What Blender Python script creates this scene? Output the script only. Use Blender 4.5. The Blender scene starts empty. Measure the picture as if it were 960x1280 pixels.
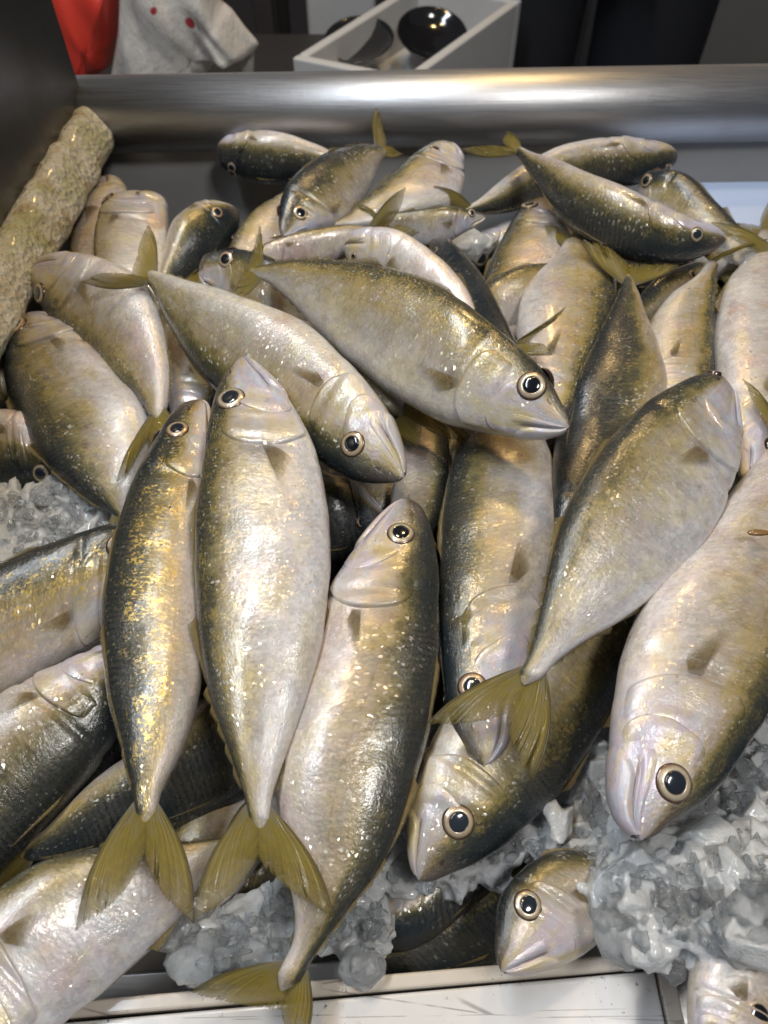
import bpy, bmesh, math, random
from mathutils import Vector, noise
random.seed(7)
R = math.radians
C = bpy.context.scene.collection
S = bpy.context.scene

# ------------------------------------------------------------------ camera
CAMH, PITCH, FPX = 0.30, 55.0, 960.0        # height above the pile, tilt below the horizon, focal length (px of a 960x1280 frame)
cd = bpy.data.cameras.new("camera"); cam = bpy.data.objects.new("camera", cd); C.objects.link(cam)
cam.location = (0, 0, CAMH); cam.rotation_euler = (R(90 - PITCH), 0, 0)
cd.sensor_fit = 'VERTICAL'; cd.sensor_height = 36.0; cd.lens = 27.0
cd.clip_start = 0.01; cd.clip_end = 50
cd.dof.use_dof = True; cd.dof.focus_distance = 0.325; cd.dof.aperture_fstop = 14.0
S.camera = cam

# ------------------------------------------------------------------ world, lamps, exposure
w = bpy.data.worlds.new("World"); S.world = w; w.use_nodes = True
w.node_tree.nodes['Background'].inputs[0].default_value = (0.62, 0.70, 0.85, 1)
w.node_tree.nodes['Background'].inputs[1].default_value = 0.085

def lamp(name, kind, loc, aim, energy, color, **kw):
    l = bpy.data.lights.new(name, kind); o = bpy.data.objects.new(name, l); C.objects.link(o)
    o.location = loc; l.energy = energy; l.color = color
    for k, v in kw.items(): setattr(l, k, v)
    if aim is not None:
        o.rotation_euler = (Vector(aim) - Vector(loc)).to_track_quat('-Z', 'Y').to_euler()
    return o
tgt = (0.0, 0.28, 0.0)
lamp("market_tube_lamp", 'AREA', (-0.42, 0.40, 1.20), tgt, 12.5, (0.82, 0.90, 1.0), shape='RECTANGLE', size=0.95, size_y=0.12)
lamp("market_panel_lamp", 'AREA', (0.45, -0.12, 1.25), tgt, 9.0, (1.0, 0.97, 0.93), shape='RECTANGLE', size=0.35, size_y=0.2)
lamp("warm_bulb_lamp", 'AREA', (0.25, 1.15, 1.10), tgt, 4.5, (1.0, 0.66, 0.26), shape='DISK', size=0.10)
lamp("warm_pendant_lamp", 'AREA', (-0.20, 0.75, 1.45), tgt, 4.6, (1.0, 0.70, 0.30), shape='DISK', size=0.09)
S.view_settings.view_transform = 'Standard'; S.view_settings.look = 'None'
S.view_settings.exposure = -0.04; S.view_settings.gamma = 1.0
S.render.engine = 'CYCLES'
S.cycles.use_denoising = True
try:
    S.cycles.denoiser = 'OPENIMAGEDENOISE'
except Exception: pass
S.cycles.max_bounces = 10; S.cycles.transmission_bounces = 8; S.cycles.transparent_max_bounces = 8
S.cycles.sample_clamp_indirect = 6.0

# ------------------------------------------------------------------ geometry of the view: a point of the photograph to a place
cp, sp = math.cos(R(PITCH)), math.sin(R(PITCH))
def ray(px, py):
    x, y = (px - 480) / FPX, (py - 640) / FPX
    return Vector((x, cp - y * sp, -sp - y * cp))
def at(px, py, z=0.0):                       # on the level z
    d = ray(px, py); return Vector((0, 0, CAMH)) + d * ((z - CAMH) / d.z)
def far(px, py, Y):                          # at the distance Y from the photographer
    d = ray(px, py); return Vector((0, 0, CAMH)) + d * (Y / d.y)

# ------------------------------------------------------------------ node helpers
class NT:
    def __init__(s, name):
        s.m = bpy.data.materials.new(name); s.m.use_nodes = True
        s.t = s.m.node_tree; s.t.nodes.clear()
        s.out = s.t.nodes.new('ShaderNodeOutputMaterial')
    def n(s, typ, **kw):
        x = s.t.nodes.new(typ)
        for k, v in kw.items(): setattr(x, k, v)
        return x
    def put(s, sock, v):
        if isinstance(v, bpy.types.NodeSocket): s.t.links.new(v, sock)
        elif v is not None:
            if isinstance(v, (tuple, list)) and len(v) == 3 and sock.type == 'RGBA': v = (*v, 1)
            sock.default_value = v
    def math(s, op, a, b=None, c=None, clamp=False):
        x = s.n('ShaderNodeMath', operation=op, use_clamp=clamp)
        s.put(x.inputs[0], a); s.put(x.inputs[1], b)
        if c is not None: s.put(x.inputs[2], c)
        return x.outputs[0]
    def mapr(s, v, a, b, lo=0.0, hi=1.0, smooth=True):
        x = s.n('ShaderNodeMapRange', interpolation_type='SMOOTHSTEP' if smooth else 'LINEAR')
        s.put(x.inputs[0], v)
        for i, q in enumerate((a, b, lo, hi)): s.put(x.inputs[1 + i], q)
        return x.outputs[0]
    def mix(s, f, a, b, mode='MIX'):
        x = s.n('ShaderNodeMix', data_type='RGBA', blend_type=mode)
        s.put(x.inputs[0], f); s.put(x.inputs[6], a); s.put(x.inputs[7], b)
        return x.outputs[2]
    def noise(s, vec, scale, detail=3, rough=0.55, dist=0.0):
        x = s.n('ShaderNodeTexNoise'); s.put(x.inputs['Vector'], vec)
        x.inputs['Scale'].default_value = scale; x.inputs['Detail'].default_value = detail
        x.inputs['Roughness'].default_value = rough; x.inputs['Distortion'].default_value = dist
        return x.outputs[0]
    def vor(s, vec, scale, feature='F1', out=0):
        x = s.n('ShaderNodeTexVoronoi', feature=feature); s.put(x.inputs['Vector'], vec)
        x.inputs['Scale'].default_value = scale
        return x.outputs[out]
    def ramp(s, v, stops):
        x = s.n('ShaderNodeValToRGB'); e = x.color_ramp.elements
        while len(e) < len(stops): e.new(0.5)
        for el, (p, c) in zip(e, stops): el.position = p; el.color = (*c, 1)
        s.put(x.inputs[0], v); return x.outputs[0]
    def scale(s, vec, sx, sy, sz):
        x = s.n('ShaderNodeVectorMath', operation='MULTIPLY'); s.put(x.inputs[0], vec)
        x.inputs[1].default_value = (sx, sy, sz); return x.outputs[0]
    def bump(s, h, strength, dist, normal=None):
        x = s.n('ShaderNodeBump'); s.put(x.inputs['Height'], h)
        x.inputs['Strength'].default_value = strength; x.inputs['Distance'].default_value = dist
        if normal is not None: s.put(x.inputs['Normal'], normal)
        return x.outputs[0]
    def bsdf(s, **kw):
        x = s.n('ShaderNodeBsdfPrincipled')
        for k, v in kw.items(): s.put(x.inputs[k.replace('_', ' ')], v)
        return x.outputs[0]
    def done(s, sh):
        s.t.links.new(sh, s.out.inputs[0]); return s.m

# ------------------------------------------------------------------ materials
def skin_material():
    t = NT("fish_skin")
    uv = t.n('ShaderNodeUVMap', uv_map='body').outputs[0]
    me = t.n('ShaderNodeUVMap', uv_map='metric').outputs[0]
    fx = t.n('ShaderNodeAttribute', attribute_name='fx')
    sp_ = t.n('ShaderNodeSeparateXYZ'); t.put(sp_.inputs[0], uv)
    s_, h_ = sp_.outputs[0], sp_.outputs[1]
    fs = t.n('ShaderNodeSeparateColor'); t.put(fs.inputs[0], fx.outputs[0])
    seed, tone, gold, pink = fs.outputs[0], fs.outputs[1], fs.outputs[2], fx.outputs['Alpha']
    # metric position on the skin with the seed as third coordinate
    sm = t.n('ShaderNodeSeparateXYZ'); t.put(sm.inputs[0], me)
    cb = t.n('ShaderNodeCombineXYZ'); t.put(cb.inputs[0], sm.outputs[0]); t.put(cb.inputs[1], sm.outputs[1]); t.put(cb.inputs[2], seed)
    P = cb.outputs[0]
    big = t.noise(t.scale(P, 1, 1, 9), 55, 4)
    med = t.noise(t.scale(P, 1, 1, 7), 170, 3, .6)
    band = t.noise(t.scale(P, 3.4, 1.0, 9), 190, 3, .6, .5)          # fine bars across the flank
    streak = t.noise(t.scale(P, .35, 2.4, 9), 150, 3, .55)          # streaks along the flank
    fine = t.noise(P, 1700, 2, .6)
    grain = t.noise(P, 800, 3, .65)
    hb = t.math('ADD', h_, t.math('MULTIPLY', t.math('SUBTRACT', big, .5), .26))
    hb = t.math('ADD', hb, t.math('MULTIPLY', t.math('SUBTRACT', band, .5), .10))
    hb = t.math('ADD', hb, t.math('MULTIPLY', t.math('SUBTRACT', streak, .5), .07))
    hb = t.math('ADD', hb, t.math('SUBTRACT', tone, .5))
    head = t.mapr(s_, .26, .16)
    hb = t.math('ADD', hb, t.math('MULTIPLY', head, .03))
    col = t.ramp(hb, [(0.0, (.72, .71, .71)), (.20, (.58, .56, .53)), (.42, (.43, .395, .33)), (.60, (.285, .245, .145)),
                      (.715, (.24, .20, .105)), (.79, (.135, .12, .055)), (.85, (.062, .060, .033)), (.91, (.030, .034, .030)), (1.0, (.013, .019, .024))])
    # rows of darker spots high on the flank
    spots = t.mapr(t.vor(t.scale(P, 1.0, 1.5, 5), 120), .22, .40, 1.0, 0.0)
    zone = t.math('MULTIPLY', t.mapr(hb, .68, .75), t.mapr(hb, .93, .85))
    col = t.mix(t.math('MULTIPLY', t.math('MULTIPLY', spots, zone), .75), col, (.05, .048, .035))
    # pinkish bruises and brownish stains
    pk = t.mapr(t.noise(t.scale(P, 1, 1, 21), 34, 3, .6), .50, .72)
    low = t.mapr(hb, .80, .60)
    col = t.mix(t.math('MULTIPLY', t.math('MULTIPLY', pk, low), t.math('MULTIPLY', pink, .75)), col, (.44, .27, .22))
    st = t.mapr(t.noise(t.scale(P, 1, 1, 33), 48, 4, .6), .54, .74)
    col = t.mix(t.math('MULTIPLY', t.math('MULTIPLY', st, low), .40), col, (.30, .26, .20))
    # the cheek: brassy above, bluish pink below
    cheek = t.math('MULTIPLY', head, t.mapr(hb, .74, .62))
    ck = t.ramp(t.noise(t.scale(P, 1, 1, 17), 70, 3, .6), [(.30, (.36, .30, .17)), (.44, (.50, .46, .40)), (.56, (.52, .50, .54)), (.68, (.46, .42, .36))])
    col = t.mix(t.math('MULTIPLY', cheek, .7), col, ck)
    # snout tip and mouth darker
    tip = t.math('MULTIPLY', t.mapr(s_, .11, .02), t.mapr(h_, .34, .60))
    col = t.mix(t.math('MULTIPLY', tip, .75), col, (.10, .08, .07))
    # fine muscle lines leaning across the flank, dark pit behind the gill
    wv = t.n('ShaderNodeTexWave', wave_type='BANDS', bands_direction='X')
    skew = t.n('ShaderNodeCombineXYZ'); t.put(skew.inputs[0], t.math('ADD', sm.outputs[0], t.math('MULTIPLY', t.math('ABSOLUTE', t.math('SUBTRACT', h_, .52)), .012))); t.put(skew.inputs[1], sm.outputs[1])
    t.put(wv.inputs[0], skew.outputs[0]); wv.inputs['Scale'].default_value = 115; wv.inputs['Distortion'].default_value = 2.2; wv.inputs['Detail'].default_value = 2; wv.inputs['Detail Scale'].default_value = 1.6
    ripple = t.math('MULTIPLY', wv.outputs[1], t.mapr(s_, .27, .33))
    col = t.mix(t.math('MULTIPLY', ripple, t.mapr(big, .35, .65, .0, .13)), col, (.20, .17, .12))
    ax = t.math('ADD', t.math('POWER', t.math('DIVIDE', t.math('SUBTRACT', s_, .302), .028), 2), t.math('POWER', t.math('DIVIDE', t.math('SUBTRACT', h_, .50), .11), 2))
    pit = t.mapr(t.math('ADD', ax, t.math('MULTIPLY', t.math('SUBTRACT', med, .5), 1.6)), 1.3, .15)
    col = t.mix(t.math('MULTIPLY', pit, .5), col, (.11, .065, .05))
    # mother of pearl: lilac, pale blue and straw patches, strongest on the cheek
    pearl = t.ramp(t.noise(t.scale(P, .8, 1.2, 27), 62, 3, .6), [(.34, (.56, .45, .20)), (.44, (.56, .52, .46)), (.52, (.50, .44, .60)), (.60, (.42, .50, .64)), (.70, (.62, .50, .46))])
    col = t.mix(t.math('MULTIPLY', t.mapr(hb, .80, .62), t.math('ADD', .24, t.math('MULTIPLY', head, .42))), col, pearl)
    # olive cast on the upper flank, the lateral line, nostril, mouth line
    col = t.mix(t.math('MULTIPLY', t.math('MULTIPLY', t.math('MULTIPLY', t.mapr(hb, .42, .66), t.mapr(hb, .84, .74)), t.mapr(streak, .35, .65, .2, .7)), t.math('ADD', t.math('MULTIPLY', gold, .55), .22), clamp=True), col, (.37, .27, .065))
    lat = t.math('ABSOLUTE', t.math('SUBTRACT', t.math('ADD', h_, t.math('MULTIPLY', med, .02)), t.math('SUBTRACT', .80, t.math('MULTIPLY', s_, .22))))
    col = t.mix(t.math('MULTIPLY', t.math('MULTIPLY', t.mapr(lat, .010, .003), t.mapr(s_, .28, .34)), t.mapr(band, .4, .6, .0, .30)), col, (.10, .085, .05))
    nos = t.math('ADD', t.math('POWER', t.math('DIVIDE', t.math('SUBTRACT', s_, .056), .008), 2), t.math('POWER', t.math('DIVIDE', t.math('SUBTRACT', h_, .80), .035), 2))
    col = t.mix(t.math('MULTIPLY', t.mapr(nos, 1.2, .6), .8), col, (.03, .022, .02))
    ml = t.math('ABSOLUTE', t.math('SUBTRACT', h_, t.math('SUBTRACT', .335, t.math('MULTIPLY', s_, .5))))
    col = t.mix(t.math('MULTIPLY', t.math('MULTIPLY', t.mapr(ml, .035, .008), t.mapr(s_, .125, .10)), .75), col, (.07, .045, .04))
    # each fish its own cast
    wn = t.n('ShaderNodeTexWhiteNoise', noise_dimensions='1D'); t.put(wn.inputs['W'], seed)
    own = t.ramp(wn.outputs[0], [(.0, (.84, .80, .74)), (.25, (1.0, .94, .84)), (.5, (.92, .94, .96)), (.75, (1.0, .96, .93)), (1.0, (.90, .88, .76))])
    col = t.mix(1.0, col, own, 'MULTIPLY')
    # gold speckle of the skin, with warm lamp glints put into the colour
    gm = t.mapr(t.math('ADD', t.math('MULTIPLY', grain, .55), t.math('MULTIPLY', med, .45)), .515, .60)
    gz = t.math('MULTIPLY', t.mapr(hb, .45, .72), t.mapr(hb, .97, .86))
    gm = t.math('MULTIPLY', t.math('MULTIPLY', gm, gz), t.math('POWER', gold, 1.5), clamp=True)
    col = t.mix(t.math('MULTIPLY', gm, .75), col, (.64, .44, .11))
    fl = t.mapr(hb, .90, .65)
    metal = t.math('ADD', t.math('MULTIPLY', fl, t.mapr(med, .35, .7, .03, .26)), t.math('MULTIPLY', gm, .6), clamp=True)
    rough = t.math('ADD', t.mapr(grain, .3, .7, .22, .42), t.math('MULTIPLY', low, .06))
    # scale rows: fine dark rims, every scale its own tone, some flakes tilted, with white and gold glints put into their colour
    Ps = t.scale(P, 1.0, .8, 0)
    rim = t.vor(Ps, 620, 'DISTANCE_TO_EDGE')
    cell = t.vor(Ps, 620, 'F1', 1)
    cs = t.n('ShaderNodeSeparateColor'); t.put(cs.inputs[0], cell)
    bodyz = t.mapr(s_, .24, .30)
    net = t.math('MULTIPLY', t.mapr(rim, .14, .02), bodyz)
    col = t.mix(t.math('MULTIPLY', net, t.math('MULTIPLY', t.mapr(hb, .25, .55, .25, 1.0), t.mapr(big, .35, .65, .04, .24))), col, (.09, .075, .05))
    col = t.mix(t.math('MULTIPLY', bodyz, .20), col, t.mix(1.0, col, t.mix(cs.outputs[0], (.45, .45, .45), (1.55, 1.5, 1.42)), 'MULTIPLY'))
    fcell = t.vor(P, 980, 'F1', 1)
    cf = t.n('ShaderNodeSeparateColor'); t.put(cf.inputs[0], fcell)
    flake = t.math('MULTIPLY', t.mapr(cf.outputs[1], .91, .95), t.mapr(t.noise(t.scale(P, .6, 1.3, 5), 75, 3, .6), .44, .62))
    flake = t.math('MULTIPLY', flake, t.mapr(hb, .95, .80, .15, 1.0))
    col = t.mix(t.math('MULTIPLY', flake, .8), col, t.mix(t.math('MULTIPLY', gold, cf.outputs[2]), (.78, .77, .74), (.85, .62, .22)))
    metal = t.math('ADD', metal, t.math('MULTIPLY', flake, .45), clamp=True)
    rough = t.math('SUBTRACT', rough, t.math('MULTIPLY', flake, .12))
    geo = t.n('ShaderNodeNewGeometry').outputs['Normal']
    off = t.n('ShaderNodeVectorMath', operation='SUBTRACT'); t.put(off.inputs[0], fcell); off.inputs[1].default_value = (.5, .5, .5)
    offs = t.n('ShaderNodeVectorMath', operation='SCALE'); t.put(offs.inputs[0], off.outputs[0]); t.put(offs.inputs['Scale'], t.math('MULTIPLY', flake, .42))
    tn = t.n('ShaderNodeVectorMath', operation='ADD'); t.put(tn.inputs[0], geo); t.put(tn.inputs[1], offs.outputs[0])
    tnn = t.n('ShaderNodeVectorMath', operation='NORMALIZE'); t.put(tnn.inputs[0], tn.outputs[0])
    scales = t.vor(P, 640)
    hgt = t.math('ADD', t.math('MULTIPLY', scales, .5), t.math('ADD', t.math('MULTIPLY', ripple, .18), t.math('MULTIPLY', grain, .9)))
    nrm = t.bump(hgt, .40, .00030, tnn.outputs[0])
    wet = t.mapr(t.noise(t.scale(P, .5, 1, 3), 80, 3, .6), .40, .62, .25, 1.0)          # drier and wetter skin
    gr2 = t.noise(P, 1250, 2, .5)
    hc = t.math('MULTIPLY', t.math('ADD', t.math('MULTIPLY', med, .6), t.math('ADD', t.math('MULTIPLY', gr2, 1.0), t.math('MULTIPLY', grain, .45))), wet)
    nrc = t.bump(hc, 1.0, .00030)
    return t.done(t.bsdf(Base_Color=col, Metallic=metal, Roughness=rough, Normal=nrm, Coat_Weight=.9, Coat_Roughness=.035, Coat_IOR=1.40, Coat_Normal=nrc, Specular_IOR_Level=.45))

def fin_material(name, c0, c1, c2, trans=.35, clear=0.0):
    t = NT(name)
    uv = t.n('ShaderNodeUVMap', uv_map='body').outputs[0]
    sx = t.n('ShaderNodeSeparateXYZ'); t.put(sx.inputs[0], uv)
    a, b = sx.outputs[0], sx.outputs[1]
    wv = t.n('ShaderNodeTexWave', wave_type='BANDS', bands_direction='X'); t.put(wv.inputs[0], uv)
    wv.inputs['Scale'].default_value = 13.0; wv.inputs['Distortion'].default_value = .6; wv.inputs['Detail'].default_value = 1.5
    rays = wv.outputs[1]
    nz = t.noise(t.scale(uv, 1.6, 3.2, 1), 2.4, 4, .6)
    f = t.math('ADD', t.math('MULTIPLY', b, .50), t.math('SUBTRACT', t.math('MULTIPLY', nz, 1.1), .28))
    col = t.ramp(f, [(.22, c0), (.50, c1), (.95, c2)])
    col = t.mix(t.math('MULTIPLY', rays, .38), col, (.13, .105, .03))
    edge = t.mapr(a, .10, .0)
    col = t.mix(t.math('MULTIPLY', edge, .7), col, (.06, .055, .03))
    col = t.mix(t.mapr(b, .20, .02), col, (.42, .38, .29))
    nrm = t.bump(t.math('ADD', rays, t.math('MULTIPLY', nz, .8)), .6, .0006)
    pr = t.n('ShaderNodeBsdfPrincipled')
    for k, v in (('Base Color', col), ('Roughness', .32), ('Normal', nrm), ('Coat Weight', .9), ('Coat Roughness', .06), ('Coat Normal', nrm)): t.put(pr.inputs[k], v)
    tr = t.n('ShaderNodeBsdfTranslucent'); t.put(tr.inputs[0], col)
    mx = t.n('ShaderNodeMixShader'); mx.inputs[0].default_value = trans
    t.t.links.new(pr.outputs[0], mx.inputs[1]); t.t.links.new(tr.outputs[0], mx.inputs[2])
    tp = t.n('ShaderNodeBsdfTransparent'); m2 = t.n('ShaderNodeMixShader')
    t.put(m2.inputs[0], t.math('ADD', clear, t.math('MULTIPLY', t.mapr(t.math('ADD', b, t.math('MULTIPLY', nz, .3)), .62, 1.25), clear * .6 + .45)))
    t.t.links.new(mx.outputs[0], m2.inputs[1]); t.t.links.new(tp.outputs[0], m2.inputs[2])
    return t.done(m2.outputs[0])

def iris_material():
    t = NT("fish_iris")
    uv = t.n('ShaderNodeUVMap', uv_map='body').outputs[0]
    sx = t.n('ShaderNodeSeparateXYZ'); t.put(sx.inputs[0], uv)
    nz = t.noise(t.scale(uv, 3, 5, 1), 3.0, 3)
    r = t.math('ADD', sx.outputs[1], t.math('MULTIPLY', t.math('SUBTRACT', nz, .5), .12))
    col = t.ramp(r, [(.50, (.05, .035, .02)), (.60, (.20, .15, .09)), (.66, (.50, .44, .33)), (.76, (.56, .50, .39)), (.84, (.40, .32, .21)), (.90, (.18, .12, .075)), (.95, (.10, .06, .045)), (1.0, (.05, .03, .025))])
    rnd_ = t.n('ShaderNodeObjectInfo').outputs['Random']
    tint = t.ramp(rnd_, [(.0, (1, .95, .86)), (.3, (.95, .80, .68)), (.6, (1.0, 1.0, 1.0)), (.85, (.82, .80, .70)), (1.0, (1, .86, .74))])
    col = t.mix(1.0, col, tint, 'MULTIPLY')
    col = t.mix(t.math('MULTIPLY', t.mapr(t.noise(t.scale(uv, 1.0, .8, 1), 1.6, 3), .50, .66), .55), col, (.16, .06, .045))
    return t.done(t.bsdf(Base_Color=col, Metallic=.35, Roughness=.3, Coat_Weight=1.0, Coat_Roughness=.04, Normal=t.bump(nz, .2, .0004)))

def ice_material(name, white=.30, rough=.12, bs=.6):
    t = NT(name)
    tc = t.n('ShaderNodeTexCoord').outputs['Object']
    n1 = t.noise(tc, 800, 4, .65); n2 = t.noise(tc, 110, 3, .55)
    nrm = t.bump(t.math('ADD', n1, t.math('MULTIPLY', n2, .7)), bs, .0014)
    gl = t.n('ShaderNodeBsdfPrincipled')
    for k, v in (('Base Color', (.93, .96, .98)), ('Roughness', rough), ('IOR', 1.31), ('Transmission Weight', 1.0), ('Normal', nrm)): t.put(gl.inputs[k], v)
    wh = t.n('ShaderNodeBsdfPrincipled')
    for k, v in (('Base Color', (.93, .95, .96)), ('Roughness', .25), ('Normal', nrm), ('Coat Weight', 1.0), ('Coat Roughness', .03)): t.put(wh.inputs[k], v)
    tl = t.n('ShaderNodeBsdfTranslucent'); t.put(tl.inputs[0], (.93, .95, .96))
    m0 = t.n('ShaderNodeMixShader'); m0.inputs[0].default_value = .22
    t.t.links.new(wh.outputs[0], m0.inputs[1]); t.t.links.new(tl.outputs[0], m0.inputs[2])
    mx = t.n('ShaderNodeMixShader'); t.put(mx.inputs[0], t.mapr(t.noise(tc, 70, 4, .6), .30, .74, white * .80, min(1, white * 1.12)))
    t.t.links.new(gl.outputs[0], mx.inputs[1]); t.t.links.new(m0.outputs[0], mx.inputs[2])
    return t.done(mx.outputs[0])

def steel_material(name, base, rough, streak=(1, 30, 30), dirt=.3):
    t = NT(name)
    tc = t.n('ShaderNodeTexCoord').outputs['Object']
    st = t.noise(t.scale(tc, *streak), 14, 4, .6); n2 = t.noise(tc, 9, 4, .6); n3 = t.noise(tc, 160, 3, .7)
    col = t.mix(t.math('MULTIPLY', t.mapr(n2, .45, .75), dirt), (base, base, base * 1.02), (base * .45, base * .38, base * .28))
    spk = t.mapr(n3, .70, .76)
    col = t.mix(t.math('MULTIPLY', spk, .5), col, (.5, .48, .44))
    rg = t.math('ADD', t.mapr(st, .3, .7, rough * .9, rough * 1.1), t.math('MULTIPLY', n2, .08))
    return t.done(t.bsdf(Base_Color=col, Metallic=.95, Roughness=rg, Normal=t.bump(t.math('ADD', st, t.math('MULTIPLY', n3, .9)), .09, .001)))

def paint_material(name, c, dirt_c, rough=.35, scratch=True):
    t = NT(name)
    tc = t.n('ShaderNodeTexCoord').outputs['Object']
    n1 = t.noise(tc, 14, 5, .65); n2 = t.noise(tc, 420, 3, .7)
    col = t.mix(t.math('MULTIPLY', t.mapr(n1, .45, .75), .35), c, dirt_c)
    if scratch:
        sp_ = t.mapr(n2, .63, .67)
        gate = t.mapr(t.noise(tc, 45, 2), .42, .60)
        col = t.mix(t.math('MULTIPLY', t.math('MULTIPLY', sp_, gate), .85), col, (.09, .075, .05))
        for k, (rz, off) in enumerate(((.5, 0), (-.45, 3), (1.2, 7))):
            mp = t.n('ShaderNodeMapping'); t.put(mp.inputs[0], tc)
            mp.inputs['Rotation'].default_value = (0, 0, rz); mp.inputs['Location'].default_value = (off, off * .7, 0); mp.inputs['Scale'].default_value = (4, 46, 4)
            ed = t.vor(mp.outputs[0], 1.2, 'DISTANCE_TO_EDGE')
            ln = t.mapr(ed, .012, .002)
            g2 = t.mapr(t.noise(tc, 30 + 9 * k, 3), .47, .60)
            col = t.mix(t.math('MULTIPLY', t.math('MULTIPLY', ln, g2), .7), col, (.16, .14, .11))
    return t.done(t.bsdf(Base_Color=col, Roughness=t.mapr(n1, .3, .7, rough * .7, rough * 1.4), Coat_Weight=.4, Coat_Roughness=.12, Normal=t.bump(n1, .1, .002)))

def plain(name, c, rough=.5, metal=0.0, coat=0.0, scale=40, var=.35, bump=.15, trans=0.0):
    t = NT(name)
    tc = t.n('ShaderNodeTexCoord').outputs['Object']
    n1 = t.noise(tc, scale, 4, .6)
    col = t.mix(t.math('MULTIPLY', n1, var), c, tuple(q * .45 for q in c))
    return t.done(t.bsdf(Base_Color=col, Roughness=rough, Metallic=metal, Coat_Weight=coat, Coat_Roughness=.05, Normal=t.bump(n1, bump, .002), Transmission_Weight=trans))

M = {}
M['skin'] = skin_material()
M['tail'] = fin_material("tail_fin_skin", (.48, .42, .22), (.50, .39, .075), (.36, .29, .11), .50, .14)
M['fin'] = fin_material("small_fin_skin", (.24, .15, .07), (.36, .27, .11), (.46, .39, .22), .30, .32)
M['iris'] = iris_material()
def pupil_material():
    t = NT("fish_pupil"); r = t.n('ShaderNodeObjectInfo').outputs['Random']
    col = t.ramp(r, [(.0, (.005, .006, .009)), (.5, (.006, .007, .010)), (.75, (.010, .014, .022)), (1.0, (.022, .028, .038))])
    return t.done(t.bsdf(Base_Color=col, Roughness=.12, Coat_Weight=1.0, Coat_Roughness=.05))
M['pupil'] = pupil_material()
M['jaw'] = M['skin']
M['ice'] = ice_material("wet_crushed_ice", .64, .04)
M['clear_ice'] = ice_material("clear_melting_ice", .12, .02, .25)
M['steel'] = steel_material("brushed_steel", .50, .40, (1.5, 60, 60), .25)
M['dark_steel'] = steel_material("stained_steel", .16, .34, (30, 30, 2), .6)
M['pan_steel'] = plain("wet_pan_steel", (.42, .42, .42), .32, metal=.35, coat=.3, scale=14, var=.5)
M['pan_dark'] = plain("wet_shaded_pan_floor", (.07, .065, .06), .3, metal=.4, coat=.3, scale=14, var=.5)  # darker copy of the pan steel, shade of the gaps put into its colour
M['white_paint'] = paint_material("scratched_white_paint", (.60, .58, .56), (.42, .38, .33))
M['lip_paint'] = paint_material("beige_lip_paint", (.52, .46, .39), (.34, .29, .22), .4)
M['wet_blue'] = paint_material("wet_pale_blue_plastic", (.46, .55, .74), (.36, .44, .60), .12, False)
def foam_material():
    t = NT("weathered_foam")
    tc = t.n('ShaderNodeTexCoord').outputs['Object']
    n1 = t.noise(tc, 45, 5, .65); n2 = t.noise(tc, 24, 4, .6); n3 = t.noise(tc, 420, 4, .7); v = t.vor(tc, 260)
    col = t.ramp(n1, [(.30, (.24, .17, .08)), (.40, (.52, .44, .28)), (.50, (.66, .61, .48)), (.66, (.74, .71, .63))])
    col = t.mix(t.math('MULTIPLY', t.mapr(n2, .50, .62), .55), col, (.36, .36, .10))
    col = t.mix(t.math('MULTIPLY', t.mapr(n3, .54, .62), .4), col, (.22, .17, .09))
    return t.done(t.bsdf(Base_Color=col, Roughness=.55, Coat_Weight=.5, Coat_Roughness=.15, Normal=t.bump(t.math('ADD', n3, t.math('ADD', v, n1)), 1.0, .0025)))
M['foam'] = foam_material()

# ------------------------------------------------------------------ builders
def raw(name, verts, faces, mat, parent=None, smooth=True, uvs=None, fx=None, solid=0.0, loc=None):
    base = Vector(parent['_base']) if parent is not None and '_base' in parent else (Vector(loc) if loc is not None else Vector((0, 0, 0)))
    me = bpy.data.meshes.new(name)
    me.from_pydata([tuple(Vector(v) - base) for v in verts], [], faces)
    if uvs:
        for nm, lst in uvs.items():
            l = me.uv_layers.new(name=nm)
            buf = [0.0] * (2 * len(me.loops))
            for i, lp in enumerate(me.loops):
                u = lst[lp.vertex_index]; buf[2 * i] = u[0]; buf[2 * i + 1] = u[1]
            l.data.foreach_set('uv', buf)
    if fx:
        a = me.attributes.new('fx', 'FLOAT_COLOR', 'POINT')
        a.data.foreach_set('color', list(fx) * len(me.vertices))
    me.polygons.foreach_set('use_smooth', [smooth] * len(me.polygons))
    for m in (mat if isinstance(mat, list) else [mat]): me.materials.append(m)
    me.update()
    o = bpy.data.objects.new(name, me); C.objects.link(o)
    if parent is not None: o.parent = parent
    elif loc is not None: o.location = base
    if solid:
        md = o.modifiers.new("thickness", 'SOLIDIFY'); md.thickness = solid; md.offset = 0
    return o
def thing(name, label, cat, loc=(0, 0, 0), group=None):
    o = bpy.data.objects.new(name, None); C.objects.link(o)
    o.location = loc; o.empty_display_size = .02
    o['label'] = label; o['category'] = cat; o['_base'] = tuple(loc)
    if group: o['group'] = group
    return o
def tag(o, label=None, cat=None, group=None, kind=None):
    for k, v in (('label', label), ('category', cat), ('group', group), ('kind', kind)):
        if v: o[k] = v
    return o
def grid_faces(nu, nv, close_v=False):
    f = []
    for i in range(nu - 1):
        for j in range(nv if close_v else nv - 1):
            j2 = (j + 1) % nv
            f.append((i * nv + j, i * nv + j2, (i + 1) * nv + j2, (i + 1) * nv + j))
    return f
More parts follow.
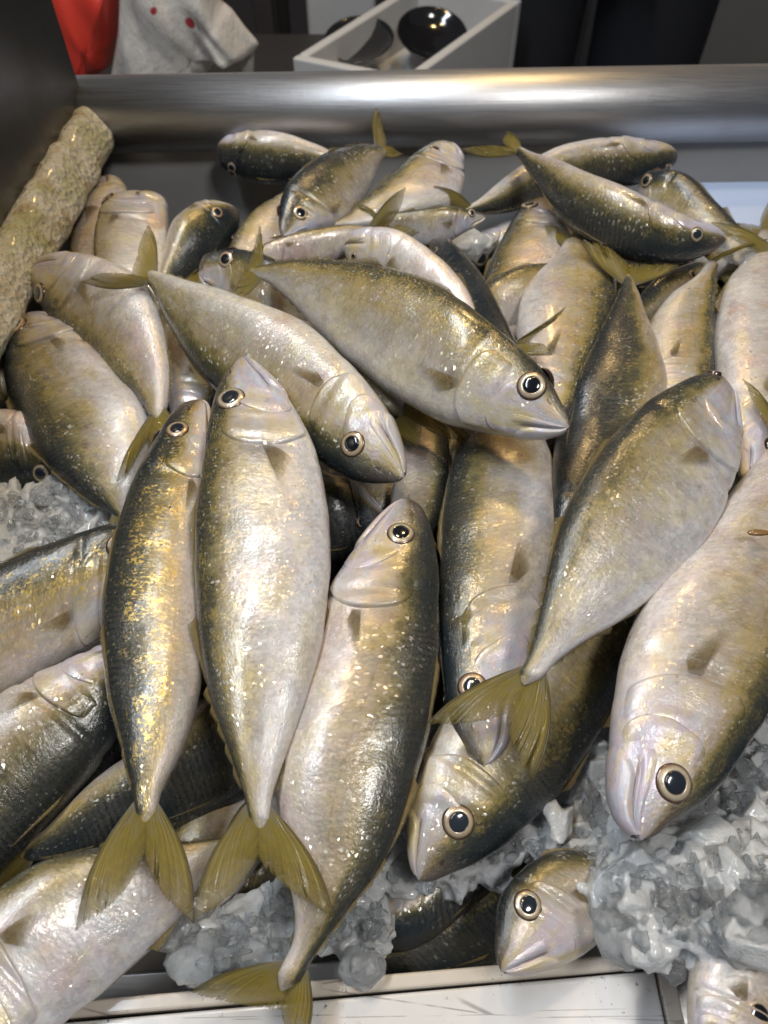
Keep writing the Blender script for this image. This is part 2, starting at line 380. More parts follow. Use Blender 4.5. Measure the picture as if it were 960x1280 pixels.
def catmull(pts, ts, t):
    n = len(pts)
    i = 0
    while i < n - 2 and t > ts[i + 1]: i += 1
    def tan(k):
        if k == 0: return (pts[1] - pts[0]) / (ts[1] - ts[0])
        if k == n - 1: return (pts[-1] - pts[-2]) / (ts[-1] - ts[-2])
        return (pts[k + 1] - pts[k - 1]) / (ts[k + 1] - ts[k - 1])
    h = ts[i + 1] - ts[i]; x = (t - ts[i]) / h
    m0, m1 = tan(i) * h, tan(i + 1) * h
    return (2*x**3 - 3*x*x + 1) * pts[i] + (x**3 - 2*x*x + x) * m0 + (-2*x**3 + 3*x*x) * pts[i+1] + (x**3 - x*x) * m1
def proj(p):
    v = Vector(p) - Vector((0, 0, CAMH))
    dep = v.y * cp - v.z * sp
    up = v.y * sp + v.z * cp
    return 480 + FPX * v.x / dep, 640 - FPX * up / dep
def lerp(a, b, t): return a + (b - a) * t
def sst(a, b, x):
    x = max(0, min(1, (x - a) / (b - a))); return x * x * (3 - 2 * x)

# ------------------------------------------------------------------ one fish, laid along two traced edges (back edge, belly edge) from snout to tail root
def fish(label, st, z=(0, 0), roll=0, tone=.5, gold=.4, pink=.5, tail=None, eye=None, mouth=0.0, thick=.44, tilt=0.0, lean=1.0, pect=True, kind="mackerel", group="mackerel heaped in the tray"):
    seed = random.random()
    rnd = random.Random(int(seed * 1e6))
    S0 = st[0]
    hs = rnd.uniform(.90, 1.14)
    prs = [(S0[0], S0[1], S0[0], S0[1])] + [tuple(q) for q in st[1:]]
    n = len(prs)
    mids = [Vector(((p[0] + p[2]) / 2, (p[1] + p[3]) / 2)) for p in prs]
    acc = [0.0]
    for a, b in zip(mids, mids[1:]): acc.append(acc[-1] + (b - a).length)
    A3, B3 = [], []
    for p, q in zip(prs, acc):
        f = q / acc[-1]
        zz = (z[0] + (z[1] - z[0]) * f) if len(z) == 2 else (lerp(z[0], z[1], f * 2) if f < .5 else lerp(z[1], z[2], f * 2 - 1))
        a0, b0 = at(p[0], p[1], zz), at(p[2], p[3], zz)
        k = lean * .25 * (a0.y - b0.y) + tilt          # the body leans against its neighbours, turned up a little
        A3.append(at(p[0], p[1], zz + k)); B3.append(at(p[2], p[3], zz - k))
    mid = [(a + b) / 2 for a, b in zip(A3, B3)]
    hw = [((a - b).length / 2) for a, b in zip(A3, B3)]
    ts = [0.0]
    for a, b in zip(mid, mid[1:]): ts.append(ts[-1] + max(1e-4, (b - a).length))
    L = ts[-1]
    dirs = [(a - b).normalized() if (a - b).length > 1e-6 else None for a, b in zip(A3, B3)]
    dirs[0] = dirs[1]
    PW = 1.7
    wp = [h ** PW for h in hw]
    mxh = max(hw)
    NR, NP = 100, 44
    ss = []
    for i in range(NR):
        x = i / (NR - 1); ss.append(.55 * x ** 1.25 + .45 * x ** 2 if x < 1 else 1.0)
    fr = []
    for s in ss:
        t = s * L
        c = catmull(mid, ts, t); d = catmull(dirs, ts, t).normalized()
        h = max(0.0, catmull(wp, ts, t)) ** (1 / PW)
        fr.append([c, d, max(h, .0006)])
    for i in range(NR):
        tg = (fr[min(i + 1, NR - 1)][0] - fr[max(i - 1, 0)][0]).normalized()
        nn = tg.cross(fr[i][1]).normalized()
        if nn.dot(Vector((0, -cp * .7, 1))) < 0: nn = -nn
        s = ss[i]
        k = thick + .22 * math.sin(R(abs(roll)))
        k = lerp(k, .72, sst(.8, 1.0, s))
        fr[i] += [nn, fr[i][2] * k, tg]
    rl = R(roll)
    def at_s(s):
        s = max(0, min(1, s))
        lo, hi = 0, NR - 1
        while hi - lo > 1:
            m = (lo + hi) // 2
            if ss[m] <= s: lo = m
            else: hi = m
        f = (s - ss[lo]) / max(1e-9, ss[hi] - ss[lo])
        return [lerp(a, b, f) for a, b in zip(fr[lo], fr[hi])]
    sd = Vector((seed * 91, seed * 37, seed * 53))
    def surf(s, phi, off=0.0):                   # phi 0 = back ridge, 180 = belly, positive side faces the viewer
        c, d, h, nn, th, tg = at_s(s)
        psi = phi + rl
        ca, sa = math.cos(psi), math.sin(psi)
        e = .82
        q = d * (h * math.copysign(abs(ca) ** e, ca)) + nn * (th * math.copysign(abs(sa) ** e, sa))
        wob = noise.noise(c * 38 + q * 30 + sd) * .035 * h + noise.noise(c * 110 + q * 90 + sd) * .012 * h
        nrm = (d * (ca * th) + nn * (sa * h)).normalized()
        # anatomy: the mouth slit and the hollow behind the head
        g = 0.0
        if s < .13:
            line = R(108) + s * 1.2
            g -= .036 * mxh * math.exp(-((abs(phi_wrap(phi)) - line) / .09) ** 2) * sst(.13, .08, s) * sst(0, .012, s)
        g -= .030 * mxh * math.exp(-((s - (.275 - .02 * math.cos(phi))) / .014) ** 2) * sst(.05, .4, abs(math.sin(phi)))
        return c + q + nrm * (wob + g + off)
    def phi_wrap(p):
        return (p + math.pi) % (2 * math.pi) - math.pi
    def uvp(s, phi):
        return (lerp(s / hs, s, sst(.30, .60, s)), math.cos(phi) * .5 + .5), (s * L + .3 * 0, (phi + rl) * mxh * .78)
    fx = (seed * 3, tone, gold, pink)
    basez = min(min(p.z for p in A3), min(p.z for p in B3)) - mxh * thick
    cm = fr[NR // 2][0]
    root = thing(kind, label, "fish", (cm.x, cm.y, basez), group)
    # body
    vs, u1, u2 = [], [], []
    for s in ss:
        for j in range(NP):
            phi = phi_wrap(2 * math.pi * j / NP - rl + 1e-6)
            psi = 2 * math.pi * j / NP
            vs.append(surf(s, phi)); a, b = uvp(s, phi); u1.append(a); u2.append((b[0], min(psi, 2 * math.pi - psi) * mxh * .78))
    c9, d9, h9, n9, t9, g9 = fr[-1]              # the fleshy keel running out onto the tail fin
    for k in range(1, 7):
        x = k / 6
        for j in range(NP):
            psi = 2 * math.pi * j / NP; ca = math.cos(psi)
            vs.append(c9 + g9 * (L * .024 * x * (1 - .35 * abs(ca) ** 2)) + d9 * (h9 * ca * (1 - .5 * x)) + n9 * (t9 * math.sin(psi) * ((1 - x) ** .8 * .92 + .06)))
            u1.append((1.0, .5 + (u1[(NR - 1) * NP + j][1] - .5) * (1 - x))); u2.append((L + L * .04 * x, psi * mxh * .3))
    NR = NR + 6
    fc = grid_faces(NR, NP, True)
    for r0, rev in ((0, True), (NR - 1, False)):
        c0 = fr[0][0] + fr[0][5] * -.0004 if r0 == 0 else c9 + g9 * (L * .0245)
        vs.append(c0); u1.append((0 if r0 == 0 else 1, .5)); u2.append((0 if r0 == 0 else L, 0)); k = len(vs) - 1
        for j in range(NP):
            a, b = r0 * NP + j, r0 * NP + (j + 1) % NP
            fc.append((k, b, a) if rev else (k, a, b))
    raw('body', vs, fc, M['skin'], root, uvs={'body': u1, 'metric': u2}, fx=fx)
    NR -= 6
    # patches lying on the body
    def patch(name, fun, nu, nv, mat, solid=0.0):
        v, a1, a2 = [], [], []
        for i in range(nu):
            for j in range(nv):
                s, phi, off, uv = fun(i / (nu - 1), j / (nv - 1))
                v.append(surf(s, phi, off)); a, b = uvp(s, phi)
                a1.append(uv or a); a2.append(b)
        return raw(name, v, grid_faces(nu, nv), mat, root, uvs={'body': a1, 'metric': a2}, fx=fx, solid=solid)
    for side in (1, -1):
        def gill(a, b):                          # a along the rim from back to belly, b from cheek to rim
            phi = R(lerp(44, 150, a))
            bulge = math.sin(math.pi * min(1, max(0, a)) ** .8)
            s0, s1 = .160, .236 + .050 * bulge
            s = lerp(s0, s1, b) * hs
            off = .050 * mxh * sst(0, .85, b) * (sst(0, .12, a) * sst(1, .88, a)) - .006 * mxh
            if b > .96: off = -.035 * mxh
            off += .02 * mxh * math.exp(-((b - .30) / .10) ** 2) * bulge
            return s, side * phi, off, None
        patch('gill_cover', gill, 22, 20, M['skin'])
    for side in (1, -1):
        def cheek(a, b):                         # the plate in front of the gill cover
            phi = R(lerp(62, 148, a)); bulge = math.sin(math.pi * a) ** .8
            s = lerp(.118, .150 + .052 * bulge, b) * hs
            off = .030 * mxh * sst(0, .8, b) * sst(0, .15, a) * sst(1, .85, a) - .005 * mxh
            if b > .95: off = -.03 * mxh
            return s, side * phi, off + .010 * mxh * math.sin(b * 9 + a * 4) * bulge * sst(1, .8, b), None
        patch('cheek_plate', cheek, 18, 16, M['skin'])
        def lip(a, b):                           # the upper jaw bone along the mouth
            phi = R(lerp(88 + 8 * b, 108 + 10 * b, a)); s = lerp(.004, .138, b) * hs
            return s, side * phi, .017 * mxh * math.sin(math.pi * a) * sst(0, .1, b) * sst(1, .9, b) - .006 * mxh, None
        patch('upper_jaw', lip, 9, 20, M['skin'])
    def jaw(a, b):                               # a across from side to side under the chin, b from tip backwards
        phi = R(lerp(112, 248, a))
        s = lerp(.002, .135 - .05 * abs(2 * a - 1) ** 3, b) * hs
        edge = sst(0, .10, a) * sst(1, .90, a) * sst(1.0, .8, b)
        off = (.042 * mxh * edge - .008 * mxh) + mouth * mxh * (1 - b) ** 1.3 * sst(0, .15, min(a, 1 - a))
        return s, phi, off, None
    patch('lower_jaw', jaw, 25, 18, M['skin'])
    # eyes
    es, ep = .115 * hs, R(50)
    if eye and eye[0] is not None and eye[1] is not None and eye[0] > 3.0 or eye and len(eye) > 2:
        best = 1e9
        for i in range(40):
            for j in range(60):
                s, psi = .03 + .24 * i / 39, R(6 + 168 * j / 59)
                q = proj(surf(s, psi - rl))
                e = (q[0] - eye[0]) ** 2 + (q[1] - eye[1]) ** 2
                if e < best: best, es, ep = e, s, psi - rl
    er = mxh * (eye[2] if eye and len(eye) > 2 else .20)
    for side in (1, -1):
        ph = ep * side
        p = surf(es, ph)
        ds = surf(es + .012, ph) - surf(es - .012, ph); dp = surf(es, ph + .12) - surf(es, ph - .12)
        nv_ = ds.cross(dp).normalized()
        c0 = at_s(es)[0]
        if nv_.dot(p - c0) < 0: nv_ = -nv_
        tx = ds.normalized(); ty = nv_.cross(tx).normalized()
        def lathe(prof, seg=28, egg=1.0):
            v, u = [], []
            for (r, h) in prof:
                for k in range(seg):
                    a = 2 * math.pi * k / seg
                    v.append(p + (tx * (math.cos(a) * egg) + ty * math.sin(a)) * (r * er) + nv_ * (h * er)); u.append((k / seg * 2, r / 1.12))
            f = grid_faces(len(prof), seg, True)
            v.append(p + nv_ * (prof[-1][1] * er)); u.append((0, prof[-1][0] / 1.12)); m = len(v) - 1; r0 = (len(prof) - 1) * seg
            f += [(r0 + k, r0 + (k + 1) % seg, m) for k in range(seg)]
            return v, f, u
        v, f, u = lathe([(1.16, -.45), (1.13, -.04), (1.06, .05), (.99, .08), (.92, .11), (.82, .16), (.72, .19), (.63, .18), (.57, .10), (.2, .08)])
        e_o = raw('eye', v, f, M['iris'], root, uvs={'body': u})
        e_o['_base'] = tuple(root['_base'])
        v, f, u = lathe([(.64, .08), (.63, .185), (.55, .225), (.38, .255), (.18, .27), (.02, .275)], 28, rnd.uniform(1.0, 1.1))
        raw('pupil', v, f, M['pupil'], e_o, uvs={'body': u})
    # fins
    if pect:
        for side in (1, -1):
            pl = rnd.uniform(.10, .125); sw = rnd.uniform(-.1, .2)
            def pec(a, b):
                ln = pl * (1 - .70 * a ** 1.2) * (1 - .05 * (int(a * 11) % 2)) * sst(-.25, .10, a)
                s = .287 * hs + ln * b
                phi = R(lerp(86, 94, a)) + (sw + .16 * (a - .3)) * b
                return s, side * phi, mxh * (.018 + .045 * b * (1 - .6 * a)), (a * .9 + .1, b)
            patch('pectoral_fin', pec, 12, 10, M['fin'])
    fold = math.cos(rl) * .6 + .35
    def strip(name, phi, segs):
        v, u, f = [], [], []
        for (s0, s1, h, k) in segs:
            m = 14; o0 = len(v)
            for i in range(m):
                x = i / (m - 1); s = lerp(s0, s1, x)
                prof = (sst(0, .22, x) * (1 - x) ** k + .05) * (1 - .14 * (i % 2))
                b0 = surf(s, phi, -.03 * mxh); b1 = surf(s + .022, phi, prof * h * mxh * fold)
                v += [b0, lerp(b0, b1, .5), b1]; u += [(x, 0), (x, .5), (x, 1)]
            f += [tuple(o0 + q for q in fcs) for fcs in grid_faces(m, 3)]
        raw(name, v, f, M['fin'], root, uvs={'body': u}, solid=.0004)
    strip('dorsal_fin', 0.0, [(.37, .56, .12, .8), (.62, .76, .22, 1.3)] + [(.775 + .034 * k, .803 + .034 * k,   .11 - .008 * k, .5) for k in range(5)])
    strip('anal_fin', math.pi, [(.60, .76, .24, 1.3)] + [(.775 + .034 * k, .803 + .034 * k, .11 - .008 * k, .5) for k in range(5)])
    # tail
    c, d, h, nn, th, tg = fr[-1]
    c = lerp(fr[-4][0], c, .5)
    zt = z[-1]
    tl = L * .21
    if tail:
        dz = tail.get('z', (zt, zt))
        tipA, tipB = at(*tail['tips'][0], dz[0]), at(*tail['tips'][1], dz[1])
        ntc = at(*tail['notch'], tail.get('nz', zt))
    else:
        tipA = c + tg * tl + d * tl * .62; tipB = c + tg * tl - d * tl * .62; ntc = c + tg * tl * .32
    v, u, f = [], [], []
    for lobe, (tip, sg) in enumerate(((tipA, 1), (tipB, -1))):
        r0 = c + d * (sg * h * .95); o0 = len(v)
        span = (tip - r0).length
        ct2 = lerp(ntc, tip, .45) - d * (sg * span * .13) + tg * span * .03
        NA, NB = 44, 15
        fray = 1.0
        for i in range(NA):                      # one ray of the fin after another, leading edge to the middle
            a = i / (NA - 1)
            x = 1 - a ** 1.15
            end = ntc * (1 - x) ** 2 + ct2 * 2 * x * (1 - x) + tip * x * x
            rt = lerp(r0, c, a ** .8)
            fray = 1 - (.025 + .16 * rnd.random() * (rnd.random() < .35)) * (i % 2) * sst(.0, .15, a) - .04 * abs(noise.noise(Vector((a * 6, seed * 50, lobe))))
            for j in range(NB):
                b = j / (NB - 1)
                p = lerp(rt, end, b * fray) + d * (sg * span * .10 * math.sin(math.pi * b) * (1 - a) ** 1.3)
                lift = nn * ((.0020 * math.sin(a * 6 + lobe * 2 + seed * 9) * (1 - a) + .0035 * math.sin(a * 3.1) * (seed - .3)) * b + .0004 * (i % 3 - 1) * b * (1 - a))
                v.append(p + lift + nn * (.0008 * (1 - b))); u.append((a * .9, b))
        f += [tuple(o0 + q for q in fcs) for fcs in grid_faces(NA, NB)]
    raw('tail_fin', v, f, M['tail'], root, uvs={'body': u}, solid=.0007)
    print("FISH %-52s L=%.3f D=%.3f  ratio %.2f" % (label[:52], L, 2 * mxh, L / (2 * mxh)))
    return root
# ------------------------------------------------------------------ the tray: steel rail, walls, pan, white front ledge
def box_between(name, corners_top, z0, mat, parent=None, bev=.0015, loc=None):
    """a slab under a quad of top corners (in order), down to z0"""
    bm = bmesh.new()
    t = [bm.verts.new(c) for c in corners_top]; b = [bm.verts.new((c[0], c[1], z0)) for c in corners_top]
    bm.faces.new(t); bm.faces.new(b[::-1]); n = len(t)
    for i in range(n): bm.faces.new((t[i], b[i], b[(i + 1) % n], t[(i + 1) % n]))
    bmesh.ops.recalc_face_normals(bm, faces=bm.faces)
    if bev: bmesh.ops.bevel(bm, geom=list(bm.edges), offset=bev, segments=3, affect='EDGES', profile=.5)
    vs = [v.co.copy() for v in bm.verts]; bm.verts.index_update(); fs = [[v.index for v in f.verts] for f in bm.faces]; bm.free()
    return raw(name, vs, fs, mat, parent, smooth=False, loc=loc)
def tube(name, p0, p1, r, mat, parent=None, seg=40, rings=2, wob=0.0, loc=None, rfun=None):
    ax = (p1 - p0).normalized(); u = ax.cross(Vector((0, 0, 1))).normalized(); v = u.cross(ax)
    vs = []
    for i in range(rings):
        c = lerp(p0, p1, i / (rings - 1))
        for k in range(seg):
            a = 2 * math.pi * k / seg
            d = u * math.cos(a) + v * math.sin(a)
            rr = r * (rfun(i / (rings - 1), a) if rfun else 1)
            q = c + d * rr
            vs.append(q + d * (noise.noise(q * 60) * wob + noise.noise(q * 220) * wob * .35))
    f = grid_faces(rings, seg, True); f.append(tuple(range(seg))[::-1]); f.append(tuple((rings - 1) * seg + k for k in range(seg)))
    o = raw(name, vs, f, mat, parent, loc=loc)
    for p in o.data.polygons:
        if len(p.vertices) > 4: p.use_smooth = False
    return o
ZP = -.085                                                     # level of the pan
tray = thing('display_tray', 'stainless steel market tray with rolled back rail and scratched white front ledge', 'tray', (0, .3, ZP))
ra, rb = at(60, 145, 0.0), at(1250, 124, 0.0)
RR = .0262
tube('rolled_rail', ra, rb, RR, M['steel'], tray, seg=72, rings=3)
bl, br = at(60, 187, -.020), at(1250, 172, -.020)
dn = Vector((0, -.020, ZP + .020))
def quadslab(name, a, b, c, d, thick, mat, parent):            # a slab with the quad abcd as its front
    nrm = (b - a).cross(d - a).normalized() * thick
    vs = [a, b, c, d] + [q - nrm for q in (a, b, c, d)]
    return raw(name, vs, [(0, 1, 2, 3), (7, 6, 5, 4), (0, 4, 5, 1), (1, 5, 6, 2), (2, 6, 7, 3), (3, 7, 4, 0)], mat, parent, smooth=False)
quadslab('back_wall', bl + dn, br + dn, br + Vector((0, .008, .010)), bl + Vector((0, .008, .010)), .004, M['pan_steel'], tray)
# side wall: a plate standing on the line of the foam strip
w0, w1 = at(112, 150, .0), at(-334, 880, .0)
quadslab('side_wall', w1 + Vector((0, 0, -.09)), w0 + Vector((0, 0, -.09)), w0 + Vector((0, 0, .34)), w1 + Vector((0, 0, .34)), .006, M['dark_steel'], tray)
box_between('floor_pan', [Vector((-.42, .02, ZP)), Vector((.46, .02, ZP)), Vector((.46, .60, ZP)), Vector((-.42, .60, ZP))], ZP - .01, M['pan_dark'], tray)
LZ = -.030
la, lb = at(-60, 1264, LZ), at(842, 1187, LZ)
lc, ld_ = at(842, 1208, LZ), at(-60, 1286, LZ)
box_between('ledge_lip', [la, lb, lc, ld_], ZP, M['lip_paint'], tray, .0012)
pa, pb = at(-60, 1291, LZ - .001), at(818, 1213, LZ - .001)
pc, pd = at(862, 1420, LZ - .001), at(-60, 1500, LZ - .001)
box_between('front_ledge', [pa, pb, pc, pd], ZP, M['white_paint'], tray, .0012)
ea, eb = at(821, 1213, LZ - .0015), at(842, 1211, LZ - .0015)
ec, ed = at(886, 1416, LZ - .0015), at(865, 1420, LZ - .0015)
box_between('ledge_end_strip', [ea, eb, ec, ed], ZP, M['lip_paint'], tray, .0008)
box_between('drip_shelf', [at(-200, 1240, -.075), at(1200, 1150, -.075), at(1200, 1560, -.075), at(-200, 1560, -.075)], ZP - .02, M['steel'], tray, .001)

# foam strip along the side wall
f0, f1 = at(112, 166, -.002), at(-110, 545, -.002)
fs = tube('foam_strip', f0, f1, .0175, M['foam'], None, seg=60, rings=110, wob=.0022, loc=f0,
          rfun=lambda x, a: (abs(math.cos(a + .6)) ** 3.6 + abs(math.sin(a + .6)) ** 3.6) ** (-1 / 3.6) * (.93 + .07 * sst(0, .02, x)))
for v in fs.data.vertices[:60]: v.co += (f0 - f1).normalized() * (.006 * noise.noise(v.co * 90) + .35 * v.co.z)
tag(fs, 'weathered foam roll stained yellow and green along the dark side wall', 'foam strip')
# the pale blue wet sheet lying at the far corner of the pan
sh = box_between('plastic_sheet', [at(812, 214, -.050), at(1150, 208, -.050), at(1150, 330, -.050), at(820, 345, -.050)], -.056, M['wet_blue'], None, .001, loc=at(930, 260, -.056))
tag(sh, 'wet pale blue plastic sheet lying flat beyond the mackerel', 'sheet')

# ------------------------------------------------------------------ the fish (back edge x, y, belly edge x, y), snout first
fish('pale mackerel with dark staring eye laid lengthwise beside the slim gold speckled one',
     [(303,447),(283,466,326,460),(268,500,361,499),(256,560,393,560),(247,640,411,640),(245,720,413,708),(249,800,402,800),(262,870,380,880),(283,930,357,946),(302,985,341,992),(311,1022,338,1024)],
     z=(.030,.018,.012), roll=7, tone=0.45, gold=0.5, pink=.35, eye=(289,497,.215), tail=dict(notch=(322,1072), tips=((240,1153),(418,1148)), z=(.012,.012), nz=.012))
fish('slim gold speckled mackerel with thick golden scales along its back',
     [(250,500),(221,512,263,514),(196,550,266,552),(165,612,262,612),(143,672,256,672),(130,742,253,742),(128,805,254,805),(135,870,250,865),(150,930,229,932),(164,985,204,982),(170,1016,195,1016)],
     z=(.012,.010,.012), roll=34, tone=.50, gold=1.0, pink=.2, eye=(222,537,.235), tail=dict(notch=(180,1068), tips=((96,1166),(243,1156)), z=(.014,.014), nz=.013))
fish('grey mackerel with copper rimmed eye whose tail bends over the white ledge',
     [(508,624),(529,638,482,640),(545,690,440,692),(549,765,410,745),(548,830,388,815),(540,890,367,875),(527,955,348,940),(508,1020,345,1000),(478,1085,356,1068),(438,1135,366,1125),(405,1178,368,1168),(376,1226,347,1216)],
     z=(.010,.002,-.006), roll=20, tone=0.49, gold=0.2, pink=.7, eye=(500,667,.20), tail=dict(notch=(352,1262), tips=((378,1315),(236,1240)), z=(-.012,-.016), nz=-.012))
fish('big golden headed mackerel lying crosswise on top with white lower jaw',
     [(711,533),(701,503,690,545),(673,456,640,547),(640,424,590,538),(600,393,545,524),(560,365,495,497),(510,342,448,462),(450,328,405,422),(390,325,368,382),(345,328,340,357),(321,333,321,347)],
     z=(.040,.034,.026), roll=10, tone=.40, gold=0.6, pink=.3, eye=(665,482,.21), tail=dict(notch=(306,338), tips=((326,282),(286,378)), z=(.034,.020)))
fish('mackerel with violet cheek and forked olive tail crossing beneath the golden headed one',
     [(504,597),(482,604,504,566),(441,600,490,524),(400,577,462,482),(355,548,425,441),(310,520,380,404),(270,487,325,379),(240,450,275,361),(215,407,236,351),(198,372,211,343),(183,351,191,338)],
     z=(.020,.016,.026), roll=16, tone=0.51, gold=0.25, pink=.7, eye=(440,556,.20), tail=dict(notch=(164,344), tips=((98,351),(187,282)), z=(.034,.034), nz=.030))
fish('brown mackerel with saw toothed belly edge under the crossing olive tail',
     [(39,338),(44,366,62,319),(65,402,112,318),(95,437,152,333),(125,462,182,358),(150,484,198,402),(170,499,207,442),(183,511,209,482),(190,524,205,513)],
     z=(.002,.000,.002), roll=12, tone=.51, gold=.5, pink=.8, tail=dict(notch=(184,548), tips=((145,602),(222,566)), z=(.002,.002)))
fish('olive gold mackerel resting beside crushed ice with its head by the foam strip',
     [(28,395),(12,422,72,398),(11,470,108,425),(24,527,150,470),(45,567,185,510),(75,600,194,560),(105,625,182,595),(132,640,168,620),(146,646,160,636)],
     z=(-.014,-.016), roll=22, tone=.53, gold=0.4, pink=.6)
fish('dark mackerel with violet sheen poking in over the patch of old ice',
     [(92,592),(82,610,70,560),(50,614,38,518),(0,616,0,511),(-80,620,-80,513),(-150,600,-150,560),(-180,590,-180,570)],
     z=(-.026,-.030), roll=25, tone=.60, gold=.2, pink=.8)
fish('rosy mackerel mostly buried between the foam strip and the olive gold one',
     [(45,470),(38,500,25,440),(5,515,-20,440),(-50,520,-80,450),(-120,500,-130,470)], z=(-.040,-.040), roll=5, gold=.3, pink=1.0)
fish('gold washed mackerel with dark gill corner reaching in below the old ice',
     [(195,705),(172,668,175,745),(135,654,138,790),(70,676,75,828),(0,706,10,868),(-70,745,-60,905),(-140,800,-130,905),(-180,850,-170,890)],
     z=(-.008,-.012), roll=12, tone=0.5, gold=.95, pink=.4)
fish('pale bellied mackerel with blue black back under the gold washed one',
     [(178,830),(170,880,140,806),(146,930,60,838),(95,995,-5,872),(35,1058,-72,932),(-35,1128,-130,1010),(-110,1190,-152,1130),(-140,1215,-160,1180)],
     z=(-.016,-.026), eye=(176,862,.2), roll=34, tone=.50, gold=.15, pink=.8)
fish('blue black mackerel crossing under the two long tails',
     [(395,905),(370,960,350,868),(300,1003,270,866),(220,1036,190,925),(140,1063,120,972),(70,1074,62,1030),(36,1076,34,1056)],
     z=(-.030,-.034), roll=55, tone=.58, gold=.3, pink=.8)
fish('large pale belly up mackerel with dark fin pit slumped onto the white ledge',
     [(-70,1360),(-80,1240,20,1345),(-40,1150,72,1288),(35,1085,132,1236),(105,1062,187,1186),(178,1056,226,1146),(235,1052,258,1098),(285,1046,296,1064)],
     z=(-.004,-.018), roll=-22, tone=.47, gold=.3, pink=.85)
fish('bluish white mackerel flank seen between the two olive tails',
     [(205,1185),(192,1120,255,1165),(204,1060,305,1105),(238,1005,345,1055),(295,960,385,1000),(350,930,400,955)], z=(-.044,-.044), roll=0, tone=.42, gold=.5, pink=.2)
fish('head down mackerel wedged under the golden headed one with white jaw below a tail',
     [(605,957),(580,937,632,930),(563,902,642,888),(553,850,660,840),(549,780,678,770),(549,710,691,700),(552,650,698,640),(562,590,691,585),(585,530,672,530),(610,480,655,480),(625,440,650,440)],
     z=(.000,-.004,-.012), roll=14, tone=0.49, gold=0.35, pink=.25, eye=(590,857,.19))
fish('white bellied mackerel with inky speckled back set diagonally on top',
     [(911,480),(888,466,918,512),(838,485,918,572),(785,524,901,632),(742,575,871,688),(708,635,831,733),(688,697,786,769),(676,755,736,799),(664,806,701,823),(649,842,675,849)],
     z=(.034,.030,.026), eye=(893,464,.10), roll=4, tone=.44, gold=.35, pink=0.1, tail=dict(notch=(634,892), tips=((532,906),(667,978)), z=(.022,.016), nz=.022))
fish('heavy pale mackerel with parted jaws pointing down into the ice',
     [(803,1049),(838,1030,772,1018),(884,1000,764,955),(930,936,766,888),(970,868,780,815),(1003,790,812,738),(1022,700,862,678),(1027,620,915,613),(1020,545,962,558),(1012,495,985,520)],
     z=(.018,.012), roll=8, tone=0.48, gold=0.35, pink=.5, eye=(843,978,.185), mouth=.035)
fish('olive headed mackerel nose down in crushed ice beneath the forked tail',
     [(524,1100),(562,1093,511,1055),(614,1068,514,1000),(664,1028,532,940),(710,975,575,870),(747,915,625,815),(776,855,680,775),(800,790,735,740)],
     z=(-.012,-.018), roll=20, tone=.55, gold=0.4, pink=.4, eye=(572,1027,.20))
fish('mackerel with round gold eye and white chin hanging over the ledge edge',
     [(627,1213),(620,1170,668,1216),(630,1113,722,1197),(667,1076,768,1165),(715,1062,822,1160),(780,1078,880,1152),(845,1092,925,1142),(900,1105,955,1130)],
     z=(-.008,-.034), roll=-4, tone=.47, gold=.15, pink=.5, eye=(660,1131,.215))
fish('mackerel head cut by the frame below the clear lump of ice',
     [(893,1352),(935,1345,867,1305),(990,1300,862,1240),(1035,1240,872,1186),(1070,1180,905,1140),(1100,1100,960,1100)],
     z=(.000,-.010), roll=14, tone=.48, gold=.6, pink=.6, eye=(946,1268,.21))
fish('blue glinting mackerel back half hidden by slush near the ledge',
     [(455,1165),(480,1190,468,1138),(530,1178,518,1106),(590,1130,560,1076),(640,1085,610,1045),(680,1040,660,1015)], z=(-.040,-.044), eye=(476,1188,.2), roll=55, tone=.55, gold=.3)
fish('dark olive mackerel lowest against the ledge lip',
     [(765,1075),(760,1100,720,1055),(700,1150,640,1075),(620,1200,560,1115),(540,1222,500,1165),(480,1215,472,1195)], z=(-.058,-.058), roll=60, tone=.58, gold=.6)
# the far half of the heap
fish('dark backed mackerel sloping down toward the blue sheet with raised olive tail',
     [(907,300),(886,317,893,284),(840,331,850,267),(785,326,805,244),(735,302,765,227),(700,272,725,211),(675,237,695,199),(657,210,668,191),(644,191,650,183)],
     z=(.024,.022), roll=48, tone=.52, gold=.4, pink=.3, eye=(870,293,.20), tail=dict(notch=(634,186), tips=((578,188),(632,163)), z=(.020,.026)))
fish('dark mackerel lying against the back wall behind the sloping one',
     [(846,191),(835,213,825,178),(790,231,780,171),(740,238,730,176),(690,248,690,187),(640,264,640,217),(602,268,604,246),(580,266,583,259)],
     z=(-.006,-.008), eye=(835,212,.18), roll=50, tone=.50, gold=.3, pink=.3)
fish('small gold eyed mackerel facing down with its tail up by the rail',
     [(354,296),(349,266,385,293),(359,230,425,285),(388,202,448,262),(425,186,467,225),(455,181,475,204),(472,181,482,195)],
     z=(.008,.004), roll=26, tone=.50, gold=.3, pink=.5, eye=(376,267,.20), tail=dict(notch=(483,182), tips=((470,132),(506,192)), z=(.012,.004)))
fish('black backed mackerel alone below the rail in the far corner',
     [(271,186),(284,213,290,168),(330,230,340,164),(382,226,388,178),(420,215,422,194)], z=(-.012,-.014), eye=(290,216,.18), roll=52, tone=.54, gold=.25)
fish('pearly mackerel with its snout raised toward the rail',
     [(561,178),(534,182,578,200),(498,210,578,236),(468,240,563,260),(443,262,520,274),(420,279,470,285),(405,289,425,291)], z=(.002,-.004), roll=6, tone=.44, gold=.5, pink=.6, eye=(545,186,.14))
